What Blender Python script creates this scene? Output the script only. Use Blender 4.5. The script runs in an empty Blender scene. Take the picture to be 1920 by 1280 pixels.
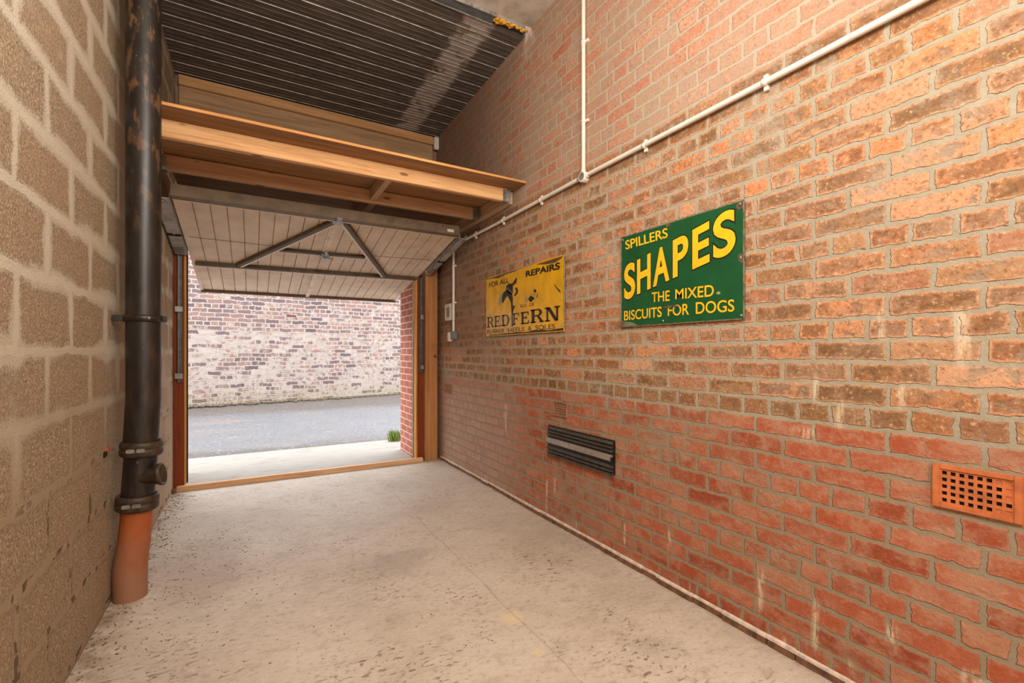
import bpy, bmesh, math, random
from mathutils import Vector, Matrix
random.seed(7)
C = bpy.context.scene.collection
SC = bpy.context.scene
PI = math.pi

# ------------------------------------------------------------------ camera
cam_d = bpy.data.cameras.new('camera')
cam_d.sensor_width = 36.0
cam_d.lens = 850.0 / 1920.0 * 36.0
cam_d.shift_y = 20.0 / 1920.0
cam_d.clip_start = 0.02
cam = bpy.data.objects.new('camera', cam_d)
cam.location = (0, 0, 1.175)
cam.rotation_euler = (PI / 2, 0, -math.atan2(488.0, 850.0))
C.objects.link(cam)
SC.camera = cam

# ------------------------------------------------------------------ view, sky, lights
SC.view_settings.view_transform = 'Standard'
SC.view_settings.look = 'None'
SC.view_settings.exposure = 0.0
SC.view_settings.gamma = 1.0
SC.view_settings.use_curve_mapping = False
SC.cycles.max_bounces = 10
SC.cycles.diffuse_bounces = 6
SC.cycles.sample_clamp_indirect = 6.0

SKY_STRENGTH = 6.6
FILL_POWER = 125.0
world = bpy.data.worlds.new('overcast_sky')
SC.world = world
world.use_nodes = True
wn = world.node_tree
bg = wn.nodes['Background']
bg.inputs['Color'].default_value = (0.90, 0.95, 1.0, 1)
bg.inputs['Strength'].default_value = SKY_STRENGTH


def fill_light(loc, power, col, radius):
    d = bpy.data.lights.new('interior_fill', 'POINT')
    d.energy = power
    d.color = col
    d.shadow_soft_size = radius
    o = bpy.data.objects.new('interior_fill', d)
    o.location = loc
    C.objects.link(o)
    return o


# unseen fill lights added to brighten the room, above and behind the camera
for lx, ly, lz, pw in ((0.45, 1.0, 2.7, 0.68), (0.45, -0.6, 2.5, 0.95), (0.55, -2.0, 2.5, 0.9)):
    fill_light((lx, ly, lz), FILL_POWER * pw, (1.0, 0.94, 0.87), 0.30)


# ------------------------------------------------------------------ helpers: colour and nodes
def lin(c):
    def f(v):
        v /= 255.0
        return v / 12.92 if v <= 0.04045 else ((v + 0.055) / 1.055) ** 2.4
    return (f(c[0]), f(c[1]), f(c[2]), 1.0)


class Mat:
    def __init__(self, name):
        self.m = bpy.data.materials.new(name)
        self.m.use_nodes = True
        self.nt = self.m.node_tree
        self.b = self.nt.nodes['Principled BSDF']
        self._co = None

    def node(self, t, **kw):
        n = self.nt.nodes.new(t)
        for k, v in kw.items():
            setattr(n, k, v)
        return n

    def put(self, sock, v):
        if isinstance(v, bpy.types.NodeSocket):
            self.nt.links.new(v, sock)
        elif isinstance(v, (tuple, list)) and len(v) == 3 and sock.type == 'RGBA':
            sock.default_value = lin(v)
        else:
            sock.default_value = v

    def co(self):
        if self._co is None:
            self._co = self.node('ShaderNodeTexCoord').outputs['Object']
        return self._co

    def xyz(self, v=None):
        n = self.node('ShaderNodeSeparateXYZ')
        self.put(n.inputs[0], v or self.co())
        return n.outputs[0], n.outputs[1], n.outputs[2]

    def comb(self, x, y, z):
        n = self.node('ShaderNodeCombineXYZ')
        for i, v in enumerate((x, y, z)):
            self.put(n.inputs[i], v)
        return n.outputs[0]

    def mapv(self, v, scale=(1, 1, 1), loc=(0, 0, 0), rot=(0, 0, 0)):
        n = self.node('ShaderNodeMapping')
        self.put(n.inputs['Vector'], v)
        n.inputs['Scale'].default_value = scale
        n.inputs['Location'].default_value = loc
        n.inputs['Rotation'].default_value = rot
        return n.outputs[0]

    def noise(self, v, scale, detail=3.0, rough=0.55, dist=0.0, color=False):
        n = self.node('ShaderNodeTexNoise')
        self.put(n.inputs['Vector'], v)
        n.inputs['Scale'].default_value = scale
        n.inputs['Detail'].default_value = detail
        n.inputs['Roughness'].default_value = rough
        n.inputs['Distortion'].default_value = dist
        return n.outputs['Color' if color else 'Fac']

    def voro(self, v, scale, feature='F1', out='Distance', rand=1.0):
        n = self.node('ShaderNodeTexVoronoi', feature=feature)
        self.put(n.inputs['Vector'], v)
        n.inputs['Scale'].default_value = scale
        n.inputs['Randomness'].default_value = rand
        return n.outputs[out]

    def ma(self, op, a, b=0.0, c=None, clamp=False):
        n = self.node('ShaderNodeMath', operation=op, use_clamp=clamp)
        self.put(n.inputs[0], a)
        self.put(n.inputs[1], b)
        if c is not None:
            self.put(n.inputs[2], c)
        return n.outputs[0]

    def vadd(self, a, b):
        n = self.node('ShaderNodeVectorMath', operation='ADD')
        self.put(n.inputs[0], a)
        self.put(n.inputs[1], b)
        return n.outputs[0]

    def vscale(self, a, s):
        n = self.node('ShaderNodeVectorMath', operation='SCALE')
        self.put(n.inputs[0], a)
        n.inputs['Scale'].default_value = s
        return n.outputs[0]

    def wob(self, v, scale, amt, detail=2.0):
        n = self.node('ShaderNodeVectorMath', operation='SUBTRACT')
        self.put(n.inputs[0], self.noise(v, scale, detail, color=True))
        n.inputs[1].default_value = (0.5, 0.5, 0.5)
        return self.vadd(v, self.vscale(n.outputs[0], amt))

    def step(self, v, lo, hi):
        """smooth 0..1 as v passes from lo to hi"""
        n = self.node('ShaderNodeMapRange', interpolation_type='SMOOTHSTEP')
        self.put(n.inputs['Value'], v)
        a, b, x, y = lo, hi, 0.0, 1.0
        if lo > hi:
            a, b, x, y = hi, lo, 1.0, 0.0
        n.inputs['From Min'].default_value = a
        n.inputs['From Max'].default_value = b
        n.inputs['To Min'].default_value = x
        n.inputs['To Max'].default_value = y
        return n.outputs[0]

    def ramp(self, fac, stops, const=False):
        n = self.node('ShaderNodeValToRGB')
        self.put(n.inputs[0], fac)
        r = n.color_ramp
        if const:
            r.interpolation = 'CONSTANT'
        while len(r.elements) < len(stops):
            r.elements.new(0.5)
        for e, (p, c) in zip(r.elements, stops):
            e.position = p
            e.color = lin(c)
        return n.outputs[0]

    def mix(self, fac, a, b, mode='MIX'):
        n = self.node('ShaderNodeMix', data_type='RGBA', blend_type=mode)
        self.put(n.inputs['Factor'], fac)
        self.put(n.inputs[6], a)
        self.put(n.inputs[7], b)
        return n.outputs[2]

    def bump(self, h, strength=0.5, dist=0.01):
        n = self.node('ShaderNodeBump')
        n.inputs['Strength'].default_value = strength
        n.inputs['Distance'].default_value = dist
        self.put(n.inputs['Height'], h)
        self.put(self.b.inputs['Normal'], n.outputs[0])

    def brick(self, v, w, h, mortar, smooth, squash=1.0, sqf=2, off=0.5):
        n = self.node('ShaderNodeTexBrick', offset=off, offset_frequency=2, squash=squash, squash_frequency=sqf)
        self.put(n.inputs['Vector'], v)
        n.inputs['Color1'].default_value = (0, 0, 0, 1)
        n.inputs['Color2'].default_value = (1, 1, 1, 1)
        n.inputs['Mortar'].default_value = (0.5, 0.5, 0.5, 1)
        n.inputs['Scale'].default_value = 1.0
        n.inputs['Mortar Size'].default_value = mortar
        n.inputs['Mortar Smooth'].default_value = smooth
        n.inputs['Bias'].default_value = 0.0
        n.inputs['Brick Width'].default_value = w
        n.inputs['Row Height'].default_value = h
        s = self.node('ShaderNodeSeparateColor')
        self.put(s.inputs[0], n.outputs['Color'])
        return s.outputs[0], n.outputs['Fac']

    def done(self, color, rough=0.85, metal=0.0, spec=0.35):
        self.put(self.b.inputs['Base Color'], color)
        self.put(self.b.inputs['Roughness'], rough)
        self.put(self.b.inputs['Metallic'], metal)
        self.b.inputs['Specular IOR Level'].default_value = spec
        return self.m


def plain(name, col, rough=0.6, metal=0.0, spec=0.4, var=0.12, scale=30.0, bumps=0.15):
    """a single colour with slight wear"""
    m = Mat(name)
    n = m.noise(m.co(), scale, 4)
    d = tuple(max(0, c * (1 - var * 1.6)) for c in col)
    l = tuple(min(255, c * (1 + var)) for c in col)
    c = m.ramp(n, [(0.28, d), (0.5, col), (0.74, l)])
    m.bump(m.noise(m.co(), scale * 4, 3), bumps, 0.002)
    return m.done(c, rough, metal, spec)


def wood(name, axis, dark, mid, light, knots=True, scale=1.0, rough=0.75):
    m = Mat(name)
    sc = [22.0 * scale] * 3
    sc[axis] = 1.1 * scale
    v = m.mapv(m.wob(m.co(), 3.0, 0.03), tuple(sc))
    n1 = m.noise(v, 1.0, 4, 0.6, 0.6)
    sc2 = [90.0 * scale] * 3
    sc2[axis] = 3.0 * scale
    n2 = m.noise(m.mapv(m.co(), tuple(sc2)), 1.0, 3, 0.6)
    f = m.ma('ADD', m.ma('MULTIPLY', n1, 0.7), m.ma('MULTIPLY', n2, 0.3))
    c = m.ramp(f, [(0.34, dark), (0.5, mid), (0.64, light)])
    blot = m.noise(m.co(), 2.2, 3)
    c = m.mix(m.ma('MULTIPLY', m.step(blot, 0.5, 0.72), 0.35), c, dark)
    if knots:
        sk = [9.0] * 3
        sk[axis] = 3.2
        d = m.voro(m.mapv(m.co(), tuple(sk)), 1.0)
        k = m.step(d, 0.13, 0.07)
        c = m.mix(m.ma('MULTIPLY', k, 0.75), c, tuple(x * 0.45 for x in dark))
    m.bump(f, 0.25, 0.003)
    return m.done(c, rough, 0, 0.3)


# ------------------------------------------------------------------ helpers: geometry
ORIG = {}


class MB:
    """collects shapes (world coordinates) into ONE mesh"""

    def __init__(self):
        self.bm = bmesh.new()
        self.mi = 0

    def face(self, pts):
        vs = [self.bm.verts.new(p) for p in pts]
        f = self.bm.faces.new(vs)
        f.material_index = self.mi
        return f

    def box(self, x0, x1, y0, y1, z0, z1, bev=0.0, jit=0.0):
        v = {}
        for i, x in enumerate((x0, x1)):
            for j, y in enumerate((y0, y1)):
                for k, z in enumerate((z0, z1)):
                    q = (x + random.uniform(-jit, jit), y + random.uniform(-jit, jit), z + random.uniform(-jit, jit))
                    v[i, j, k] = self.bm.verts.new(q)
        fs = []
        for q in (((0,0,0),(0,0,1),(0,1,1),(0,1,0)), ((1,0,0),(1,1,0),(1,1,1),(1,0,1)),
                  ((0,0,0),(1,0,0),(1,0,1),(0,0,1)), ((0,1,0),(0,1,1),(1,1,1),(1,1,0)),
                  ((0,0,0),(0,1,0),(1,1,0),(1,0,0)), ((0,0,1),(1,0,1),(1,1,1),(0,1,1))):
            f = self.bm.faces.new([v[i] for i in q])
            f.material_index = self.mi
            fs.append(f)
        if bev > 0:
            es = list({e for f in fs for e in f.edges})
            r = bmesh.ops.bevel(self.bm, geom=es, offset=bev, segments=2, affect='EDGES', clamp_overlap=True)
            for f in r['faces']:
                f.material_index = self.mi
        return self

    def bar(self, a, b, w, h, up=(0, 0, 1)):
        """a rectangular bar from a to b"""
        a, b = Vector(a), Vector(b)
        d = (b - a).normalized()
        s = d.cross(Vector(up)).normalized()
        u = s.cross(d).normalized()
        ring = []
        for p in (a, b):
            ring.append([self.bm.verts.new(p + s * (w / 2 * i) + u * (h / 2 * j)) for i, j in ((-1,-1),(1,-1),(1,1),(-1,1))])
        fs = [self.bm.faces.new(list(reversed(ring[0]))), self.bm.faces.new(ring[1])]
        for i in range(4):
            fs.append(self.bm.faces.new([ring[0][i], ring[0][(i+1) % 4], ring[1][(i+1) % 4], ring[1][i]]))
        for f in fs:
            f.material_index = self.mi
        return self

    def tube(self, pts, rad, seg=24, caps=True):
        """a round tube along a polyline; rad is a number or one per point"""
        pts = [Vector(p) for p in pts]
        rs = rad if isinstance(rad, (list, tuple)) else [rad] * len(pts)
        rings = []
        ref = None
        for i, p in enumerate(pts):
            d = (pts[min(i+1, len(pts)-1)] - pts[max(i-1, 0)])
            if d.length < 1e-9:
                d = Vector((0, 0, 1))
            d.normalize()
            if ref is None:
                ref = Vector((1, 0, 0)) if abs(d.x) < 0.9 else Vector((0, 1, 0))
            s = (ref - d * ref.dot(d)).normalized()
            ref = s
            t = d.cross(s)
            rings.append([self.bm.verts.new(p + (s * math.cos(2*PI*k/seg) + t * math.sin(2*PI*k/seg)) * rs[i]) for k in range(seg)])
        for a, b in zip(rings, rings[1:]):
            for k in range(seg):
                f = self.bm.faces.new([a[k], a[(k+1) % seg], b[(k+1) % seg], b[k]])
                f.material_index = self.mi
                f.smooth = True
        if caps:
            # caps on vertices of their own, so the round side keeps straight shading
            for ring in (list(reversed(rings[0])), rings[-1]):
                f = self.bm.faces.new([self.bm.verts.new(v.co) for v in ring]); f.material_index = self.mi
        return self

    def lathe(self, c, axis, prof, seg=32):
        """profile [(distance along axis, radius)] turned about axis at c"""
        c, axis = Vector(c), Vector(axis).normalized()
        s = Vector((1, 0, 0)) if abs(axis.x) < 0.9 else Vector((0, 1, 0))
        s = (s - axis * s.dot(axis)).normalized()
        t = axis.cross(s)
        rings = []
        for h, r in prof:
            rings.append([self.bm.verts.new(c + axis * h + (s * math.cos(2*PI*k/seg) + t * math.sin(2*PI*k/seg)) * r) for k in range(seg)])
        for a, b in zip(rings, rings[1:]):
            for k in range(seg):
                f = self.bm.faces.new([a[k], a[(k+1) % seg], b[(k+1) % seg], b[k]])
                f.material_index = self.mi
                f.smooth = True
        return self

    def prism(self, poly, fn, t):
        """flat outline poly [(a,b)] -> world by fn(a,b,depth), given thickness t"""
        lo = [self.bm.verts.new(fn(a, b, 0.0)) for a, b in poly]
        hi = [self.bm.verts.new(fn(a, b, t)) for a, b in poly]
        fs = [self.bm.faces.new(hi), self.bm.faces.new(list(reversed(lo)))]
        n = len(poly)
        for i in range(n):
            fs.append(self.bm.faces.new([lo[i], lo[(i+1) % n], hi[(i+1) % n], hi[i]]))
        for f in fs:
            f.material_index = self.mi
        return self

    def build(self, name, mats, parent=None, origin=None, local=False):
        bm = self.bm
        bmesh.ops.recalc_face_normals(bm, faces=bm.faces)
        if parent is not None:
            off = Vector((0, 0, 0)) if local else Vector(ORIG[parent.name])
        elif origin is not None:
            off = Vector(origin)
        else:
            xs = [v.co for v in bm.verts]
            off = Vector(((min(v.x for v in xs)+max(v.x for v in xs))/2, (min(v.y for v in xs)+max(v.y for v in xs))/2, min(v.z for v in xs)))
        for v in bm.verts:
            v.co -= off
        me = bpy.data.meshes.new(name)
        bm.to_mesh(me)
        bm.free()
        for m in (mats if isinstance(mats, (list, tuple)) else [mats]):
            me.materials.append(m)
        o = bpy.data.objects.new(name, me)
        C.objects.link(o)
        ORIG[o.name] = tuple(off)
        if parent is not None:
            o.parent = parent
        else:
            o.location = off
        return o


def tag(o, label=None, cat=None, group=None, kind=None):
    for k, v in (('label', label), ('category', cat), ('group', group), ('kind', kind)):
        if v:
            o[k] = v
    return o


def thing(name, loc, label, cat, group=None):
    o = bpy.data.objects.new(name, None)
    o.empty_display_size = 0.1
    o.location = loc
    C.objects.link(o)
    ORIG[o.name] = tuple(loc)
    return tag(o, label, cat, group)


def struct(o):
    o['kind'] = 'structure'
    return o


# room measures
XL, XR, YB, YR, ZC = -0.575, 1.807, 4.80, -3.0, 3.58


# lime runs on the brick wall: (distance up the room, top, foot, half width)
RUNS = ((1.105, 0.30, 0.11, 0.020), (0.893, 0.27, 0.07, 0.016), (0.665, 0.29, 0.21, 0.022), (2.656, 0.28, 0.06, 0.020), (2.558, 0.32, 0.20, 0.012),
        (2.321, 0.09, 0.03, 0.010), (1.571, 0.29, 0.19, 0.014), (1.884, 0.23, 0.04, 0.012), (0.780, 0.11, 0.05, 0.014), (0.470, 0.26, 0.18, 0.04),
        (0.893, 1.10, 0.97, 0.016), (0.815, 1.02, 0.90, 0.020), (0.639, 1.08, 0.99, 0.014), (0.692, 1.32, 1.20, 0.014), (0.495, 1.31, 1.13, 0.026),
        (1.450, 0.08, 0.03, 0.010), (1.007, 0.09, 0.03, 0.010), (0.930, 0.90, 0.84, 0.06), (3.25, 0.75, 0.52, 0.02))

# ================================================================== materials
def mat_brick_right():
    m = Mat('mixed_brickwork')
    co = m.co()
    x, y, z = m.xyz()
    uv0 = m.comb(y, m.ma('SUBTRACT', z, 0.017), 0.0)
    uv = m.wob(m.wob(uv0, 9.0, 0.022), 42.0, 0.014)
    tint, fac = m.brick(uv, 0.225, 0.075, 0.0108, 0.6, 0.5, 4)
    t2 = m.ma('FRACT', m.ma('MULTIPLY', tint, 37.31))
    t3 = m.ma('FRACT', m.ma('MULTIPLY', tint, 91.77))
    n_f = m.noise(co, 90.0, 5, 0.65)
    n_m = m.noise(co, 16.0, 4, 0.6)
    n_l = m.noise(co, 2.3, 4, 0.55)
    n_xl = m.noise(co, 0.9, 3, 0.5)
    # three kinds of brick in three zones up the wall
    low = m.ramp(t2, [(0.0, (144, 70, 46)), (0.3, (166, 84, 55)), (0.6, (178, 100, 70)), (0.85, (158, 88, 65)), (1.0, (174, 116, 88))])
    mid = m.ramp(t2, [(0.0, (152, 112, 76)), (0.16, (170, 122, 84)), (0.3, (196, 128, 84)), (0.48, (208, 144, 100)), (0.62, (168, 114, 84)),
                      (0.74, (202, 150, 114)), (0.88, (158, 118, 80)), (1.0, (208, 158, 122))])
    upp = m.ramp(t2, [(0.0, (184, 108, 80)), (0.4, (190, 132, 104)), (0.7, (170, 128, 102)), (1.0, (194, 144, 118))])
    soft0 = m.brick(uv, 0.225, 0.075, 0.026, 1.0, 0.5, 4)[1]
    # firing patches inside a brick: purplish-brown hearts and toasted ends
    heart = m.step(m.ma('ADD', n_m, m.ma('MULTIPLY', t3, 0.34)), 0.56, 0.74)
    heart = m.ma('MULTIPLY', heart, m.step(soft0, 0.6, 0.1))
    mid = m.mix(m.ma('MULTIPLY', heart, 0.68), mid, (108, 80, 56))
    low = m.mix(m.ma('MULTIPLY', m.step(n_m, 0.5, 0.68), 0.45), low, (196, 116, 86))
    zz = m.ma('ADD', z, m.ma('MULTIPLY', m.ma('SUBTRACT', m.noise(co, 5.0, 2), 0.5), 0.06))
    to_mid = m.step(zz, 0.895, 0.925)
    to_up = m.step(zz, 2.315, 2.345)
    soft = m.brick(uv, 0.225, 0.075, 0.028, 1.0, 0.5, 4)[1]
    halo = m.step(m.ma('ADD', soft, m.ma('MULTIPLY', m.ma('SUBTRACT', n_f, 0.5), 1.1)), 0.35, 1.0)
    mid = m.mix(m.ma('MULTIPLY', halo, 0.6), mid, (206, 168, 134))
    low = m.mix(m.ma('MULTIPLY', halo, 0.45), low, (180, 134, 106))
    low = m.mix(m.ma('MULTIPLY', m.step(m.ma('ADD', m.ma('MULTIPLY', n_l, 0.6), m.ma('MULTIPLY', n_m, 0.5)), 0.45, 0.7), 0.45), low, (168, 128, 104))
    brick = m.mix(to_up, m.mix(to_mid, low, mid), upp)
    n_h = m.noise(m.mapv(co, (1, 1, 1.6), (7.0, 2.0, 1.0)), 7.0, 5, 0.7)
    brick = m.mix(m.ma('MULTIPLY', m.step(n_h, 0.44, 0.64), 0.42), brick, (188, 154, 126))
    # dark course over the mid zone and one just under its foot
    dk = m.ma('MULTIPLY', m.step(zz, 2.205, 2.225), m.step(zz, 2.335, 2.315))
    dk2 = m.ma('MULTIPLY', m.step(zz, 0.905, 0.925), m.step(zz, 1.0, 0.985))
    brick = m.mix(m.ma('MULTIPLY', m.ma('MAXIMUM', dk, dk2), 0.5), brick, (120, 88, 56))
    # pitted sand face
    brick = m.mix(m.ma('MULTIPLY', m.step(n_f, 0.56, 0.70), m.ma('ADD', 0.22, m.ma('MULTIPLY', to_mid, 0.42))), brick, (222, 184, 146))
    brick = m.mix(m.ma('MULTIPLY', m.step(n_f, 0.47, 0.34), m.ma('ADD', 0.24, m.ma('MULTIPLY', to_mid, 0.36))), brick, (104, 74, 52))
    # mortar
    mort = m.mix(n_m, (146, 136, 116), (182, 172, 152))
    mort = m.mix(to_up, mort, (174, 160, 140))
    mort = m.mix(m.ma('MULTIPLY', m.step(z, 0.96, 0.8), 0.6), mort, (136, 116, 90))
    # smeared pointing: over most of the upper zone, in patches below
    sm_up = m.ma('MULTIPLY', to_up, m.step(m.ma('ADD', m.ma('ADD', m.ma('MULTIPLY', n_l, 0.9), m.ma('MULTIPLY', n_m, 0.45)), m.ma('MULTIPLY', tint, 0.16)), 0.54, 0.92))
    sm_lo = m.step(m.ma('ADD', m.ma('MULTIPLY', n_l, 0.55), m.ma('MULTIPLY', n_m, 0.6)), 0.58, 0.76)
    far = m.step(y, 1.6, 3.6)
    sm_lo = m.ma('MULTIPLY', sm_lo, m.ma('ADD', 0.58, m.ma('MULTIPLY', far, m.ma('SUBTRACT', m.ma('MULTIPLY', to_mid, 0.5), 0.3))))
    smear = m.ma('MAXIMUM', m.ma('MULTIPLY', sm_up, m.ma('ADD', 0.42, m.ma('MULTIPLY', n_m, 0.4))), sm_lo)
    edge = m.step(m.ma('ADD', fac, m.ma('ADD', m.ma('MULTIPLY', m.ma('SUBTRACT', n_f, 0.5), 0.9), m.ma('ADD', m.ma('MULTIPLY', m.ma('SUBTRACT', n_m, 0.5), 0.7), m.ma('MULTIPLY', m.ma('SUBTRACT', n_l, 0.5), 0.7)))), 0.25, 0.75)
    isM = m.ma('MAXIMUM', edge, smear)
    wash = m.mix(to_up, mort, (162, 146, 126))
    col = m.mix(smear, brick, wash)
    col = m.mix(edge, col, mort)
    # darker brown tone higher up towards the doorway, pale dust on the lower bricks there
    far_brown = m.ma('MULTIPLY', m.ma('MULTIPLY', m.step(y, 2.6, 4.2), m.step(z, 1.0, 1.35)), 0.55)
    col = m.mix(far_brown, col, (112, 84, 66))
    dust = m.ma('MULTIPLY', m.ma('MULTIPLY', m.step(z, 1.0, 0.75), m.step(y, 2.4, 3.6)), m.step(n_xl, 0.36, 0.62))
    col = m.mix(m.ma('MULTIPLY', m.ma('MULTIPLY', dust, m.ma('SUBTRACT', 1.0, m.ma('MULTIPLY', fac, 0.8))), 0.55), col, (184, 164, 150))
    # lime runs near the foot and some below the mid zone
    ty = m.ma('ADD', y, m.ma('MULTIPLY', m.ma('SUBTRACT', m.noise(m.mapv(co, (1, 40, 5)), 1.0, 4, 0.7), 0.5), 0.045))
    runs = None
    for yc, zt, zf, w in RUNS:
        k = m.ma('MULTIPLY', m.step(m.ma('ABSOLUTE', m.ma('SUBTRACT', ty, yc)), w * 1.2, 0.0),
                 m.ma('MULTIPLY', m.step(z, zt + 0.01, zt - 0.03), m.step(z, zf - 0.03, zf + 0.05)))
        runs = k if runs is None else m.ma('MAXIMUM', runs, k)
    runs = m.ma('MULTIPLY', runs, m.step(m.noise(m.mapv(co, (1, 60, 18)), 1.0, 5, 0.7), 0.38, 0.56))
    col = m.mix(m.ma('MULTIPLY', runs, 0.72), col, (222, 204, 176))
    h = m.ma('SUBTRACT', m.ma('MULTIPLY', n_f, 0.35), m.ma('MULTIPLY', isM, 0.7))
    h = m.ma('ADD', h, m.ma('MULTIPLY', n_m, 0.3))
    m.bump(h, 0.75, 0.012)
    return m.done(col, 0.92, 0, 0.2)


def mat_block():
    m = Mat('aggregate_blockwork')
    co = m.co()
    x, y, z = m.xyz()
    uv0 = m.comb(y, m.ma('SUBTRACT', z, 0.03), 0.0)
    uv = m.wob(m.wob(uv0, 4.0, 0.045), 22.0, 0.022)
    tint, fac = m.brick(uv, 0.45, 0.23, 0.022, 0.6)
    n_f = m.noise(co, 130.0, 5, 0.7)
    n_m = m.noise(co, 12.0, 5, 0.6)
    n_l = m.noise(co, 2.0, 4, 0.55)
    blk = m.ramp(n_f, [(0.32, (96, 80, 63)), (0.45, (142, 122, 99)), (0.56, (164, 145, 120)), (0.68, (212, 194, 166))])
    blk = m.mix(m.ma('MULTIPLY', tint, 0.35), blk, (158, 128, 100))
    blk = m.mix(m.ma('MULTIPLY', m.step(n_l, 0.5, 0.7), 0.35), blk, (152, 134, 110))
    upz = m.step(m.ma('ADD', z, m.ma('MULTIPLY', n_l, 0.5)), 0.9, 1.6)
    mort = m.mix(upz, (158, 138, 112), (200, 190, 170))
    mort = m.mix(m.ma('MULTIPLY', n_m, 0.35), mort, (160, 142, 116))
    soft = m.brick(uv, 0.45, 0.23, 0.075, 1.0)[1]
    edge = m.step(m.ma('ADD', fac, m.ma('MULTIPLY', m.ma('SUBTRACT', n_m, 0.5), 0.9)), 0.25, 0.7)
    fray = m.ma('MULTIPLY', m.step(m.ma('ADD', soft, m.ma('ADD', m.ma('ADD', m.ma('MULTIPLY', upz, 0.22), m.ma('MULTIPLY', m.ma('SUBTRACT', n_f, 0.5), 1.2)), m.ma('MULTIPLY', m.ma('SUBTRACT', n_l, 0.5), 2.2))), 0.45, 1.0), 0.8)
    edge = m.ma('MAXIMUM', edge, fray)
    sm = m.step(m.ma('ADD', m.ma('MULTIPLY', n_m, 0.6), m.ma('MULTIPLY', n_l, 0.5)), 0.60, 0.80)
    isM = m.ma('MAXIMUM', edge, m.ma('MULTIPLY', sm, 0.6))
    # smooth cement wash in vertical sheets, pinker light beyond the pipe painted in
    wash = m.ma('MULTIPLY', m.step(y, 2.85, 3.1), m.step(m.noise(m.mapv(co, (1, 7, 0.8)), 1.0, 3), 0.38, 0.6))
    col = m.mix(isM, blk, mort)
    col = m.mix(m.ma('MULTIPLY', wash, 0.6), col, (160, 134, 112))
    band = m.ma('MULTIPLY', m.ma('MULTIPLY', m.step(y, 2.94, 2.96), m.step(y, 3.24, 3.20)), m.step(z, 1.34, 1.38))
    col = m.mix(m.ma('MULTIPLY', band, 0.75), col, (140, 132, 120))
    # open cracks under the lower beds
    crk = m.ma('MULTIPLY', m.step(fac, 0.75, 0.98), m.ma('MULTIPLY', m.step(z, 0.85, 0.6), m.step(n_m, 0.52, 0.6)))
    col = m.mix(m.ma('MULTIPLY', crk, 0.75), col, (74, 56, 40))
    h = m.ma('ADD', m.ma('MULTIPLY', n_f, 0.5), m.ma('MULTIPLY', n_m, 0.5))
    h = m.ma('SUBTRACT', h, m.ma('MULTIPLY', crk, 1.2))
    h = m.ma('ADD', h, m.ma('MULTIPLY', isM, 0.25))
    m.bump(h, 0.7, 0.012)
    return m.done(col, 0.95, 0, 0.15)


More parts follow.
